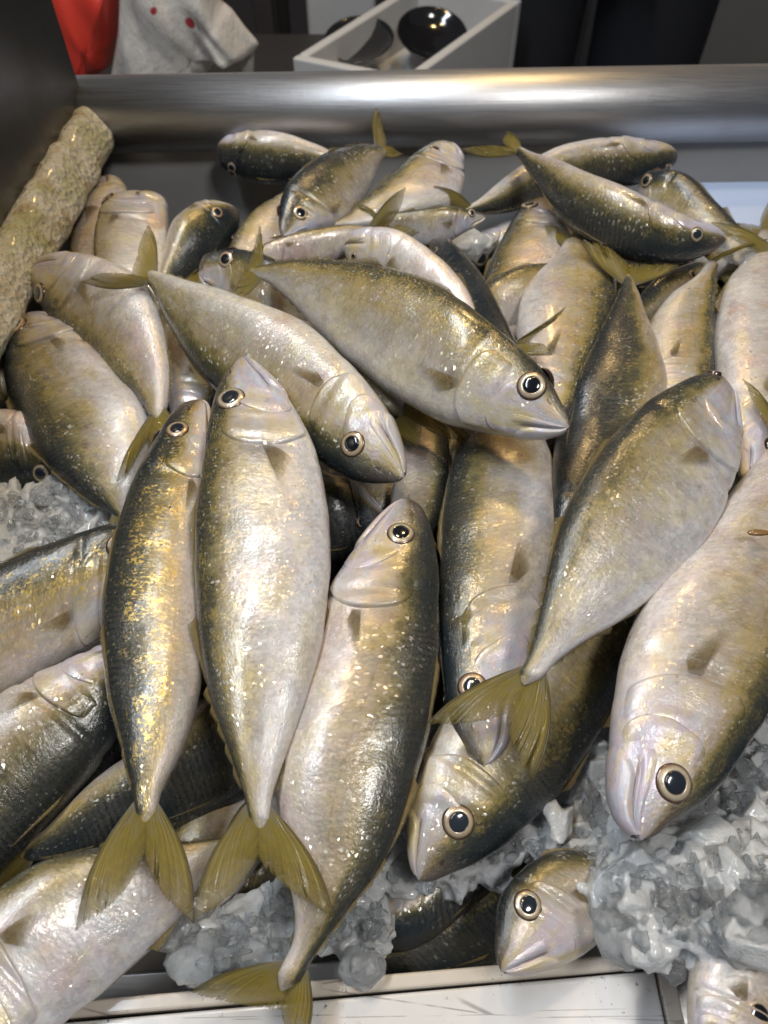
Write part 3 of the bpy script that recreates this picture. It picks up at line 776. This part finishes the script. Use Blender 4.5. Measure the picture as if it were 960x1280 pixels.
fish('small dark rounded mackerel back beside the pink mackerel',
     [(297,262),(292,300,255,251),(264,340,220,270),(232,362,207,310),(205,380,195,350)], z=(-.008,-.02), eye=(292,300,.18), roll=60, tone=.56, gold=.4)
fish('pink bellied mackerel standing upright behind the forked olive tail',
     [(185,242),(136,252,208,256),(120,285,211,298),(118,330,207,345),(130,380,200,390),(150,430,185,430)], z=(-.006,-.024), roll=-20, tone=.44, gold=.2, pink=1.0)
fish('thin grey mackerel tucked between the foam strip and pink mackerel',
     [(130,221),(110,236,152,228),(92,270,162,252),(87,312,150,300),(95,360,140,360),(105,400,130,400)], z=(-.022,-.030), roll=-8, tone=.46, gold=.1, pink=.5)
fish('tan curved mackerel behind the small gold eyed one',
     [(386,230),(350,243,392,270),(310,270,372,310),(286,308,340,342),(274,350,310,367),(266,385,290,392)], z=(-.014,-.02), roll=-14, tone=.46, gold=.3, pink=.9)
fish('small mackerel peering out under the tail of the golden headed one',
     [(248,341),(256,318,255,360),(290,312,285,374),(330,318,320,402),(375,335,360,416),(420,350,410,420)], z=(-.002,-.006), roll=10, tone=.49, gold=.3, pink=.5, eye=(282,324,.23))
fish('lilac grey mackerel flank with raised olive tail above the golden headed one',
     [(305,328),(316,312,316,338),(345,298,350,340),(390,286,396,334),(430,281,432,322),(462,284,464,302)], z=(.004,.006), roll=-30, tone=.46, gold=.1, pink=.9, tail=dict(notch=(484,283), tips=((509,234),(524,290)), z=(.030,.010)))
fish('pale mackerel glittering with gold just above the golden headed back',
     [(431,308),(440,337,446,287),(470,362,496,287),(510,392,546,319),(545,412,581,356),(580,432,598,396),(602,442,608,427)], z=(.014,.010), roll=-6, tone=.44, gold=.9, pink=.6, eye=(442,320,.1))
fish('open mouthed silver mackerel head poking out below the pearly one',
     [(606,271),(586,262,586,288),(556,257,551,305),(525,261,520,307),(495,265,490,302),(470,268,465,290)], z=(.004,.000), roll=-5, tone=.44, gold=.3, pink=.6, mouth=.05)
fish('violet cheeked mackerel with brown fin facing up below the sloping one',
     [(680,248),(655,257,704,262),(631,292,721,296),(611,332,713,330),(598,372,692,372),(588,412,662,412),(585,450,620,450)], z=(-.006,-.012), roll=4, tone=.47, gold=.4, pink=.9)
fish('tan mackerel flank with gold glints beneath the violet cheeked one',
     [(722,328),(690,328,702,382),(650,334,662,422),(614,350,632,432),(590,380,602,442),(570,400,580,430)], z=(.000,-.004), roll=-12, tone=.46, gold=.7, pink=.6)
fish('speckled pale mackerel with brown fin tucked behind the golden head',
     [(690,530),(726,500,664,495),(752,450,650,440),(767,400,648,390),(770,360,662,352),(746,325,690,329),(725,300,705,305)], z=(.008,.004), eye=(672,500,.2), roll=16, tone=.47, gold=.7, pink=.7)
fish('narrow dark mackerel edge pressed against the gold glittering one',
     [(538,300),(565,303,545,325),(602,343,566,366),(632,398,592,422),(644,425,622,440),(648,433,634,441)], z=(-.004,.022), roll=62, tone=.57, gold=.4, tail=dict(notch=(662,428), tips=((708,384),(690,440)), z=(.034,.028)))
fish('olive green mackerel standing tail up next to the inky speckled one',
     [(705,745),(690,692,735,700),(688,620,777,640),(694,550,812,560),(708,490,832,490),(733,432,823,440),(758,390,807,397),(773,363,796,364),(779,350,791,351)],
     z=(.000,-.002,.016), roll=40, tone=.57, gold=.5, pink=.5, tail=dict(notch=(786,330), tips=((727,298),(848,334)), z=(.026,.020)))
fish('peach toned mackerel with gold flecks hanging from its raised tail',
     [(850,522),(886,502,815,497),(894,450,807,452),(894,410,812,405),(894,375,836,370),(893,347,868,347),(897,332,884,328)],
     z=(.002,.000,.012), roll=14, tone=.46, gold=.7, pink=.8, tail=dict(notch=(896,316), tips=((858,298),(962,298)), z=(.022,.014)))
fish('broad rosy mackerel belly near the edge of the blue sheet',
     [(938,606),(976,560,917,560),(1006,490,899,490),(1012,420,893,420),(1002,350,906,358),(980,300,937,323),(960,288,946,299)], z=(.010,.004), roll=-6, tone=.44, gold=.6, pink=.9)
fish('mackerel of which only the dark olive tail shows over the rosy belly',
     [(1230,560),(1200,510,1205,610),(1130,495,1135,600),(1050,500,1050,560),(985,515,985,545),(964,522,964,540)], z=(.020,.020), roll=10, tail=dict(notch=(962,535), tips=((926,474),(962,582)), z=(.024,.018)))
fish('grey mackerel with gold glint on its brow lying by the blue sheet',
     [(802,228),(815,213,803,263),(856,217,815,292),(893,250,840,312),(923,282,870,332),(948,313,900,347)], z=(-.012,-.014), roll=12, tone=.49, gold=.4, pink=.6)
fish('mackerel head with blue glinting eye behind the peach toned one',
     [(886,330),(862,329,881,360),(826,344,851,386),(800,370,822,402),(780,400,800,422)], z=(-.012,-.016), roll=15, tone=.50, gold=.4, pink=.5, eye=(865,344,.24))
fish('mackerel of which only an olive tail reaches over the blue sheet',
     [(1230,350),(1200,310,1205,395),(1130,295,1135,385),(1050,300,1050,350),(985,310,985,330),(966,312,966,326)], z=(.012,.012), roll=10, tail=dict(notch=(952,318), tips=((889,278),(925,336)), z=(.016,.006)))
fish('small pale mackerel with brown edge squeezed between two heads',
     [(498,735),(532,690,480,690),(556,630,488,630),(562,570,494,570),(552,520,500,520),(535,480,510,480)], z=(-.020,-.024), roll=14, tone=.45, gold=0.1, pink=.6)
fish('black mackerel back deep in the gap beside the copper rimmed eye',
     [(486,652),(462,684,440,600),(425,705,410,590),(385,690,375,580),(350,650,345,590)], z=(-.038,-.040), eye=(455,684,.1), roll=55, tone=.60, gold=.5)
fish('mackerel hidden except for its olive tail under the white jaw',
     [(340,400),(355,455,380,400),(400,490,430,420),(445,515,475,455),(475,525,498,492),(494,527,506,506)], z=(-.008,-.006), roll=20, tone=.53, gold=.3, tail=dict(notch=(526,530), tips=((524,562),(596,552)), z=(-.006,-.002)))
fish('brown mackerel glimpsed deep between the rosy belly and white bellied one',
     [(900,668),(930,640,865,640),(942,590,858,590),(935,540,860,540),(915,490,870,490)], z=(-.030,-.034), roll=0, tone=.50, gold=.3, pink=1.0)
fish('rust coloured mackerel showing between the saw toothed and crossing ones',
     [(235,548),(268,505,208,500),(280,455,203,450),(265,400,208,400),(245,360,220,360)], z=(-.016,-.02), roll=-6, tone=.48, gold=.3, pink=1.0)
# darker fish deep in the pile, mostly filler added to keep the gaps black
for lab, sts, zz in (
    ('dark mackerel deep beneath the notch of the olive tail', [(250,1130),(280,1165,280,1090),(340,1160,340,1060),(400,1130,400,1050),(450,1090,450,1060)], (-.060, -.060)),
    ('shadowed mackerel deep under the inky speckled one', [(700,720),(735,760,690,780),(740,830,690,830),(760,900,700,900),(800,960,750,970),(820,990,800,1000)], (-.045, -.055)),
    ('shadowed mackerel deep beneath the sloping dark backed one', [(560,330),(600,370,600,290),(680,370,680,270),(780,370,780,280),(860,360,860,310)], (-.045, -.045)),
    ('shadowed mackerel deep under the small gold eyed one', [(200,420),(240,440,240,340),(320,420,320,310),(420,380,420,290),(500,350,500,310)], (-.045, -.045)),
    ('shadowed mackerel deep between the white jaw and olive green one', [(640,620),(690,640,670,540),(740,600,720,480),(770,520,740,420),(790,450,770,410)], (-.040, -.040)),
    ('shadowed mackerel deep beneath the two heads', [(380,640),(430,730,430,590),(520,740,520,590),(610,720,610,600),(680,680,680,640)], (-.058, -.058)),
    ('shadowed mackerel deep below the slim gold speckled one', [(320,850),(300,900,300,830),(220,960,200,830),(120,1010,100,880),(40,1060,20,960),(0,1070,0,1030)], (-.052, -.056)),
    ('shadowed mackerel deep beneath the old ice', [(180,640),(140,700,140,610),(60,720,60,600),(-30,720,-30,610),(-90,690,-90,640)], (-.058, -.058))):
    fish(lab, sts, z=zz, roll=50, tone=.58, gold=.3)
# ------------------------------------------------------------------ ice
def inside(p, poly):
    x, y = p; c = False
    for i in range(len(poly)):
        (x0, y0), (x1, y1) = poly[i - 1], poly[i]
        if (y0 > y) != (y1 > y) and x < (x1 - x0) * (y - y0) / (y1 - y0) + x0: c = not c
    return c
_ico = {}
def ico(sub):
    if sub not in _ico:
        bm = bmesh.new(); bmesh.ops.create_icosphere(bm, subdivisions=sub, radius=1)
        bm.verts.index_update()
        _ico[sub] = ([v.co.copy() for v in bm.verts], [[v.index for v in f.verts] for f in bm.faces]); bm.free()
    return _ico[sub]
def lump(vs, fs, c, r, rnd, rough=.35, flat=1.0):
    v0, f0 = ico(2); o = len(vs); sd = Vector((rnd.random(), rnd.random(), rnd.random())) * 90
    sq = Vector((rnd.uniform(.7, 1.25), rnd.uniform(.7, 1.25), rnd.uniform(.6, 1.0) * flat))
    for v in v0:
        k = 1 + noise.noise(v * 1.4 + sd) * rough + abs(noise.noise(v * 3.2 + sd)) * rough * .6
        vs.append(c + Vector((v.x * sq.x, v.y * sq.y, v.z * sq.z)) * (r * k))
    fs.extend([[o + i for i in f] for f in f0])
def hull_chunk(vs, fs, c, r, rnd, npt=11):
    bm = bmesh.new(); sq = (rnd.uniform(.55, 1.4), rnd.uniform(.55, 1.4), rnd.uniform(.45, 1.0)); pts = []
    for m in range(npt):
        d = Vector((rnd.gauss(0, 1), rnd.gauss(0, 1), rnd.gauss(0, 1))).normalized()
        pts.append(bm.verts.new(c + Vector((d.x * sq[0], d.y * sq[1], d.z * sq[2])) * r))
    ret = bmesh.ops.convex_hull(bm, input=pts)
    bmesh.ops.delete(bm, geom=[g for g in ret['geom_interior'] if isinstance(g, bmesh.types.BMVert)], context='VERTS')
    bm.verts.index_update(); o = len(vs)
    vs.extend(v.co.copy() for v in bm.verts); fs.extend([o + v.index for v in f.verts] for f in bm.faces); bm.free()
def ice_heap(name, label, poly, zf, n, rr, mat, seed, voxel=.0016, kind='stuff', cat='ice'):
    rnd = random.Random(seed); vs, fs = [], []
    xs = [p[0] for p in poly]; ys = [p[1] for p in poly]
    k = 0
    while k < n:
        p = (rnd.uniform(min(xs), max(xs)), rnd.uniform(min(ys), max(ys)))
        if not inside(p, poly): continue
        z = zf(*p) if callable(zf) else zf
        r = rnd.uniform(*rr) * (1 if rnd.random() > .15 else 1.5)
        hull_chunk(vs, fs, at(p[0], p[1], z + rnd.uniform(-.007, .004)), r, rnd); k += 1
    cx = sum((v for v in vs), Vector()) / len(vs); cx.z = min(v.z for v in vs)
    o = raw(name, vs, fs, mat, None, loc=cx)
    md = o.modifiers.new("melt", 'REMESH'); md.mode = 'VOXEL'; md.voxel_size = voxel; md.use_smooth_shade = True
    sm = o.modifiers.new('round', 'SMOOTH'); sm.factor = .5; sm.iterations = 5
    return tag(o, label, cat, None, kind)
ice_heap('crushed_ice', 'slab of old grey crushed ice beside the olive gold mackerel', [(-20,610),(20,612),(60,600),(110,590),(150,640),(150,670),(60,700),(-20,735)], -.030, 220, (.004, .009), M['ice'], 1, .0009)
def zi(x, y): return -.034 + .032 * sst(690, 790, x) * sst(1010, 1090, y) + .012 * sst(820, 950, x) - .012 * sst(1120, 1190, y) * sst(800, 740, x)
ice_heap('crushed_ice', 'heap of white crushed ice surrounding the heads near the ledge',
         [(735,930),(775,905),(790,1000),(830,1040),(900,990),(990,880),(1000,1130),(930,1200),(860,1170),(800,1190),(772,1165),(752,1140),(730,1095),(690,1075),(640,1075),(600,1110),(560,1115),(500,1105),(455,1120),(470,1070),(520,1060),(560,1090),(640,1060),(700,1000)],
         zi, 1500, (.0025, .0075), M['ice'], 2, .0008)
ice_heap('crushed_ice', 'crushed ice between the grey mackerel and the olive head', [(500,990),(520,950),(545,900),(620,895),(640,930),(560,960),(530,1020),(510,1080)], -.034, 110, (.003, .008), M['ice'], 3, .0009)
ice_heap('crushed_ice', 'grey slush under the forked tail of the pale mackerel', [(222,1165),(260,1150),(300,1130),(340,1110),(372,1115),(372,1170),(345,1205),(300,1200),(250,1212),(222,1205)], -.034, 170, (.003, .008), M['ice'], 4, .0009)
ice_heap('crushed_ice', 'grey slush spilling over the lip beside the bending tail', [(405,1160),(440,1120),(470,1130),(490,1160),(475,1195),(430,1190)], -.034, 80, (.003, .007), M['ice'], 5, .0009)
def shards(label, poly, zf, n, rr, seed):
    """angular splinters of clear ice: hulls of a few random points"""
    rnd = random.Random(seed); bm = bmesh.new(); k = 0
    xs = [q[0] for q in poly]; ys = [q[1] for q in poly]
    while k < n:
        q = (rnd.uniform(min(xs), max(xs)), rnd.uniform(min(ys), max(ys)))
        if not inside(q, poly): continue
        k += 1; c = at(q[0], q[1], zf(*q) + rnd.uniform(.001, .007)); r = rnd.uniform(*rr)
        sq = (rnd.uniform(.5, 1.5), rnd.uniform(.5, 1.5), rnd.uniform(.4, 1.0))
        vs = []
        for m in range(11):
            d = Vector((rnd.gauss(0, 1), rnd.gauss(0, 1), rnd.gauss(0, 1))).normalized()
            vs.append(bm.verts.new(c + Vector((d.x * sq[0], d.y * sq[1], d.z * sq[2])) * r))
        ret = bmesh.ops.convex_hull(bm, input=vs)
        bmesh.ops.delete(bm, geom=[g for g in ret['geom_interior'] if isinstance(g, bmesh.types.BMVert)], context='VERTS')
    bm.verts.index_update()
    vs = [v.co.copy() for v in bm.verts]; fs = [[v.index for v in f.verts] for f in bm.faces]; bm.free()
    cx = sum(vs, Vector()) / len(vs); cx.z = min(v.z for v in vs)
    o = raw('ice_splinters', vs, fs, M['clear_ice'], None, smooth=False, loc=cx)
    b = o.modifiers.new("worn", 'BEVEL'); b.width = .0004; b.segments = 2
    tag(o, label, 'ice', None, 'stuff')
hp = [(735,940),(775,915),(790,1000),(830,1045),(900,990),(990,880),(1000,1130),(930,1195),(860,1165),(795,1180),(760,1140),(735,1095),(690,1075),(640,1075),(600,1105),(560,1112),(500,1100),(470,1090),(540,1080),(640,1050),(700,1000)]
shards('clear wet splinters of ice scattered over the white heap', hp, zi, 620, (.0018, .0055), 77)
shards('clear splinters on the old ice slab beside the olive gold mackerel', [(-10,625),(60,605),(130,620),(140,660),(60,695),(-10,725)], lambda x, y: -.026, 110, (.0014, .004), 78)
shards('clear splinters on the grey slush around the forked tail and lip', [(222,1165),(260,1150),(300,1130),(340,1110),(372,1115),(440,1120),(490,1140),(475,1190),(420,1185),(345,1205),(250,1210)], lambda x, y: -.028, 130, (.0014, .004), 79)
def chunk(label, px, py, z, r, seed, rough=.3, flat=.8, mat='clear_ice', grp='single lumps of melting ice'):
    rnd = random.Random(seed); vs, fs = [], []; c = at(px, py, z)
    if rough < .25:
        lump(vs, fs, c, r, rnd, rough, flat)
    for q in range(5): hull_chunk(vs, fs, c + Vector((rnd.uniform(-.6, .6) * r, rnd.uniform(-.6, .6) * r, rnd.uniform(-.3, .3) * r)) * (q > 0), r * (rnd.uniform(.45, .75) if q else .95), rnd, 14)
    o = raw('ice_lump', vs, fs, M[mat], None, loc=c - Vector((0, 0, r)))
    md = o.modifiers.new("melt", 'REMESH'); md.mode = 'VOXEL'; md.voxel_size = .0009; md.use_smooth_shade = True
    tag(o, label, 'ice lump', grp)
chunk('clear rounded ice lump with bright rim above the cut off head', 768, 1168, .000, .010, 11)
chunk('clear ice lump leaning beside the pale belly up mackerel', 205, 1165, -.022, .009, 12)
chunk('small melting ice lump resting on the lip by the slush', 238, 1205, -.022, .008, 13, .15)
chunk('small ice drop hanging over the ledge lip below the slush', 453, 1210, -.024, .0075, 14, .12)
chunk('clear ice lump lying between olive tails near the blue sheet', 924, 311, .008, .0125, 15, .2)
chunk('knobbly ice lump between the open mouthed head and the violet cheeked one', 590, 305, -.022, .016, 16, .4, .8, 'ice')
chunk('white ice lump just beside the round gold eye', 745, 1120, -.010, .008, 17, .35, .8, 'ice')
chunk('lumpy ice piece under the parted jaws', 705, 1025, -.018, .009, 18, .35, .8, 'ice')
chunk('wide clear ice lump at the edge of the heap beside the ledge end', 838, 1198, -.008, .009, 19, .35, .8)
chunk('clear ice lump lodged above the cut off head', 915, 1170, .002, .010, 20, .35, .8)

vs, fs = [], []
lump(vs, fs, Vector((0, 0, 0)), 1, random.Random(5), .3)
c = at(948, 666, .036)
sd_ = raw('brown_splinter', [c + Vector((v.x * .0042, v.y * .0013, v.z * .0010)) for v in vs], fs, plain("brown_splinter_bark", (.22, .11, .03), .4, coat=.6), None, loc=c)
tag(sd_, 'tiny brown splinter stuck on the heavy pale mackerel flank', 'splinter')
# ------------------------------------------------------------------ behind the rail
M['floor'] = plain("market_floor_wet", (.10, .07, .05), .45, scale=6, coat=.2)
M['bag_white'] = plain("white_bag_plastic", (.72, .69, .66), .35, scale=25, var=.25, coat=.4)
M['bag_red'] = plain("red_bag_plastic", (.62, .045, .025), .35, scale=25, var=.3, coat=.4)
M['dot_red'] = plain("red_print", (.42, .05, .06), .4, var=.1)
M['poly'] = plain("white_polystyrene", (.62, .62, .62), .6, scale=60, var=.2)
M['black_gloss'] = plain("black_lacquer", (.012, .012, .014), .12, coat=.8, var=0)
M['cloth'] = plain("dark_trouser_cloth", (.010, .011, .016), .85, scale=80, var=.4)
M['shoe'] = plain("dark_shoe", (.02, .02, .02), .5)
M['skinp'] = plain("person_skin", (.45, .28, .20), .5, var=.1)
M['shirt'] = plain("grey_shirt", (.10, .10, .12), .8)
M['post'] = plain("dark_post_paint", (.055, .05, .048), .45, scale=20)
M['pale_post'] = plain("pale_post_paint", (.42, .40, .37), .5, scale=20)
FZ = -.85
fl = raw('market_floor', [(-14, .3, FZ), (14, .3, FZ), (14, 22, FZ), (-14, 22, FZ)], [(0, 1, 2, 3)], M['floor'], smooth=False)
fl['kind'] = 'structure'
def inflate(name, outline, Y, depth, mat, parent=None, loc=None, nr=14, wr=.012, sd=0):
    """a crumpled pouch: the outline at distance Y, swollen to a real thickness"""
    m = 64; n = len(outline); pts = []
    for i in range(m):
        x = i / m * n; k = int(x); f = x - k
        a, b = Vector(outline[k % n]), Vector(outline[(k + 1) % n]); pts.append(lerp(a, b, f))
    c = sum(pts, Vector((0, 0))) / m
    vs, fs = [], []
    for sgn in (-1, 1):
        for r in range(nr):
            q = r / (nr - 1)
            for p in pts:
                u = lerp(c, p, math.sin(q * math.pi / 2))
                w = far(u.x, u.y, Y); d = depth * math.cos(q * math.pi / 2)
                nz = noise.noise(Vector((w.x * 30 + w.z * 8 + sd, 0, w.z * 4))) * wr * .8 + abs(noise.noise(Vector((w.x * 46 + w.z * 30 + sd, 3, w.z * 9)))) * wr * .5
                vs.append(w + Vector((0, sgn * (d + nz * (1 - q ** 4)), 0)))
    for sgn in (0, 1):
        o = sgn * nr * m
        for r in range(nr - 1):
            for k in range(m):
                a, b, c_, d_ = o + r * m + k, o + r * m + (k + 1) % m, o + (r + 1) * m + (k + 1) % m, o + (r + 1) * m + k
                fs.append((a, b, c_, d_) if sgn else (d_, c_, b, a))
        fs.append(tuple(o + k for k in range(m))[::-1 if sgn else 1])
    return raw(name, vs, fs, mat, parent, loc=loc)
# a low stand that carries the bags and the box
st = thing('market_stand', 'low dark stand carrying the bags and the polystyrene box', 'stand', (-.05, 1.1, FZ))
SZ = -.36
box_between('stand_top', [Vector((-.55, .80, SZ)), Vector((.27, .80, SZ)), Vector((.27, 1.55, SZ)), Vector((-.55, 1.55, SZ))], SZ - .03, M['post'], st, .004)
for x, y in ((-.52, .83), (.22, .83), (-.52, 1.5), (.22, 1.5)):
    box_between('leg', [Vector((x, y, SZ - .031)), Vector((x + .03, y, SZ - .031)), Vector((x + .03, y + .03, SZ - .031)), Vector((x, y + .03, SZ - .031))], FZ, M['post'], st, .002)
bg = thing('plastic_bag', 'crumpled white plastic bag printed with red dots behind the rail', 'bag', tuple(far(225, 110, .92)))
def bag_material():
    t = NT("white_bag_plastic_printed"); tc = t.n('ShaderNodeTexCoord').outputs['Object']
    n1 = t.noise(t.scale(tc, 1, 1, .35), 30, 4, .6); col = t.mix(t.math('MULTIPLY', n1, .25), (.74, .71, .66), (.52, .47, .42))
    for px, py, r in ((233, 41, .0085), (290, 40, .0075), (131, 92, .0085), (190, 20, .005)):
        c = far(px, py, .872) - Vector(bg.location)
        ds = t.n('ShaderNodeVectorMath', operation='DISTANCE'); t.put(ds.inputs[0], t.scale(tc, 1, .25, 1)); ds.inputs[1].default_value = (c.x, c.y * .25, c.z)
        col = t.mix(t.mapr(ds.outputs['Value'], r, r * .8), col, (.42, .045, .055))
    pr = t.n('ShaderNodeBsdfPrincipled')
    for k, v in (('Base Color', col), ('Roughness', .32), ('Coat Weight', .3), ('Normal', t.bump(t.noise(t.scale(tc, 1, 1, .4), 70, 5, .65), .6, .006))): t.put(pr.inputs[k], v)
    tl = t.n('ShaderNodeBsdfTranslucent'); t.put(tl.inputs[0], col); mx = t.n('ShaderNodeMixShader'); mx.inputs[0].default_value = .3
    t.t.links.new(pr.outputs[0], mx.inputs[1]); t.t.links.new(tl.outputs[0], mx.inputs[2])
    return t.done(mx.outputs[0])
M['bag_white'] = bag_material()
inflate('bag_body', [(150,-70),(260,-70),(275,2),(290,12),(305,32),(324,54),(318,64),(296,64),(284,62),(272,74),(258,90),(250,100),(246,150),(180,200),(132,180),(138,100),(150,30)], .92, .028, M['bag_white'], bg, wr=.030, sd=1, nr=30)
inflate('handle', [(298,60),(318,62),(316,110),(302,112)], .93, .006, M['bag_white'], bg, wr=.003, sd=2)
rb_ = inflate('red_bag', [(60,-60),(150,-60),(150,0),(149,40),(140,78),(120,90),(118,140),(60,140)], .99, .05, M['bag_red'], None, loc=far(120, 90, .99), sd=5)
tag(rb_, 'bright red plastic bag squeezed behind the white dotted bag', 'bag')
# polystyrene box with black bowls
BZ = -.20
n0, l0, r0_ = at(512, 101, BZ), at(365, 72, BZ), at(606, 33, BZ)
ex, ey = (l0 - n0), (r0_ - n0)
ey = ey.normalized() * .30
bx = thing('polystyrene_box', 'open white polystyrene box holding black bowls behind the rail', 'box', (n0.x, n0.y, SZ + .001))
def boxwall(nm, a, b, inward, t=.014):
    q = inward.normalized() * t
    box_between(nm, [a, b, b + q, a + q], SZ + .001, M['poly'], bx, .003)
boxwall('wall', n0, n0 + ex, ey); boxwall('wall', n0 + ey, n0 + ey + ex, -ey)
iy = ey.normalized() * .0145
boxwall('wall', n0 + iy, n0 + ey - iy, ex); boxwall('wall', n0 + ex + iy, n0 + ex + ey - iy, -ex)
fx_, fy_ = ex.normalized() * .0145, iy
def flat(p, z): return Vector((p.x, p.y, z))
box_between('bottom', [flat(n0 + fx_ + fy_, BZ - .075), flat(n0 + ex - fx_ + fy_, BZ - .075), flat(n0 + ex + ey - fx_ - fy_, BZ - .075), flat(n0 + ey + fx_ - fy_, BZ - .075)], SZ + .003, M['poly'], bx, 0)
def bowl(label, c, r, tiltx, tilty):
    prof = [(.30, 0), (.34, 0), (.36, .06), (.62, .09), (.88, .24), (1.0, .42), (1.02, .44), (.97, .43), (.84, .28), (.58, .14), (.2, .10), (.01, .095)]
    rot = (Vector((0, 0, 1)).rotation_difference(Vector((tiltx, tilty, 1)).normalized())).to_matrix()
    vs = []
    for (a, h) in prof:
        for k in range(40):
            t = 2 * math.pi * k / 40; vs.append(c + rot @ Vector((a * r * math.cos(t), a * r * math.sin(t), h * r)))
    f = grid_faces(len(prof), 40, True); f.append(tuple(range(40))[::-1])
    o = raw('black_bowl', vs, f, M['black_gloss'], None, loc=c); tag(o, label, 'bowl', 'black bowls in the polystyrene box')
bowl('shiny black bowl lying flat in the polystyrene box', at(450, 66, BZ - .040), .050, -.05, -.2)
bowl('shiny black bowl tipped up against the polystyrene box rim', at(538, 58, BZ - .045), .052, .10, -.30)
# posts and boxes further off
def post(name, label, cat, px0, px1, Y, mat, top=.5, dep=.06):
    a, b = far(px0, 60, Y), far(px1, 60, Y)
    o = box_between(name, [Vector((a.x, Y, top)), Vector((b.x, Y, top)), Vector((b.x, Y + dep, top)), Vector((a.x, Y + dep, top))], FZ, mat, None, .004, loc=(a.x, Y, FZ))
    tag(o, label, cat)
post('steel_post', 'dark upright post just beside the white dotted bag', 'post', 322, 345, 1.62, M['post'])
post('steel_post', 'slim dark upright post nearer the polystyrene box', 'post', 350, 362, 1.75, M['post'])
post('pale_post', 'pale upright post between the polystyrene box and dark trousers', 'post', 596, 622, 1.70, M['pale_post'])
post('pale_post', 'pale upright post seen between the trouser legs', 'post', 702, 730, 1.75, M['pale_post'])
def crate(label, px0, px1, py, Y, h, dep, mat):
    a, b = far(px0, py, Y), far(px1, py, Y)
    o = box_between('storage_box', [Vector((a.x, Y, a.z + h)), Vector((b.x, Y, a.z + h)), Vector((b.x, Y + dep, a.z + h)), Vector((a.x, Y + dep, a.z + h))], FZ, mat, None, .01, loc=(a.x, Y, FZ))
    tag(o, label, 'box')
crate('tall white box behind the open polystyrene box', 385, 470, 40, 1.60, .3, .3, M['poly'])
crate('grey box on the market floor beyond the dark trousers', 868, 1060, 20, 1.95, .3, .4, M['pale_post'])
# the person behind the stall: one skinned body, trousers and shoes over it
def skinned(name, joints, edges, mat, parent, root=0, sub=2):
    me = bpy.data.meshes.new(name); base = Vector(parent['_base'])
    me.from_pydata([tuple(Vector(j[0]) - base) for j in joints], edges, [])
    o = bpy.data.objects.new(name, me); C.objects.link(o); o.parent = parent
    sk = o.modifiers.new("skin", 'SKIN'); o.modifiers.new("smooth", 'SUBSURF').render_levels = sub
    for v, j in zip(me.skin_vertices[0].data, joints): v.radius = (j[1], j[1] * (j[2] if len(j) > 2 else 1)); v.use_root = False
    me.skin_vertices[0].data[root].use_root = True
    sk.use_smooth_shade = True; me.materials.append(mat); return o
PY = 1.42
xa, xb = far(664, 60, PY).x, far(797, 60, PY).x
xm = (xa + xb) / 2
ps = thing('person', 'person standing beyond the rail in loose black trousers', 'person', (xm, PY, FZ))
hip = FZ + .92
skinned('body', [((xm, PY, hip), .13), ((xa, PY, hip - .10), .075), ((xa, PY - .02, FZ + .48), .05), ((xa, PY + .02, FZ + .08), .035), ((xb, PY, hip - .10), .075), ((xb, PY - .02, FZ + .48), .05), ((xb, PY + .02, FZ + .08), .035),
                 ((xm, PY, hip + .25), .13), ((xm, PY, hip + .50), .13), ((xm, PY, hip + .60), .055), ((xm, PY - .01, hip + .72), .095),
                 ((xm - .20, PY, hip + .50), .05), ((xm - .27, PY - .02, hip + .22), .042), ((xm - .25, PY - .15, hip), .03), ((xm + .20, PY, hip + .50), .05), ((xm + .27, PY - .02, hip + .22), .042), ((xm + .25, PY - .15, hip), .03)],
        [(0, 1), (1, 2), (2, 3), (0, 4), (4, 5), (5, 6), (0, 7), (7, 8), (8, 9), (9, 10), (8, 11), (11, 12), (12, 13), (8, 14), (14, 15), (15, 16)], M['skinp'], ps)
skinned('trousers', [((xm, PY, hip), .16), ((xa - .005, PY, hip - .12), .098), ((xa - .005, PY - .02, FZ + .48), .083), ((xa, PY + .02, FZ + .05), .075), ((xb + .008, PY, hip - .12), .112), ((xb + .008, PY - .02, FZ + .48), .100), ((xb, PY + .02, FZ + .05), .085)],
        [(0, 1), (1, 2), (2, 3), (0, 4), (4, 5), (5, 6)], M['cloth'], ps)
skinned('shirt', [((xm, PY, hip + .05), .165), ((xm, PY, hip + .25), .16), ((xm, PY, hip + .48), .15), ((xm - .20, PY, hip + .50), .07), ((xm - .26, PY - .01, hip + .28), .065), ((xm + .20, PY, hip + .50), .07), ((xm + .26, PY - .01, hip + .28), .065)],
        [(0, 1), (1, 2), (2, 3), (3, 4), (2, 5), (5, 6)], M['shirt'], ps)
for x in (xa, xb):
    skinned('shoe', [((x, PY + .04, FZ + .05), .05), ((x, PY - .08, FZ + .045), .045), ((x, PY - .17, FZ + .035), .032)], [(0, 1), (1, 2)], M['shoe'], ps)
for o in bpy.data.objects:
    if '_base' in o: del o['_base']
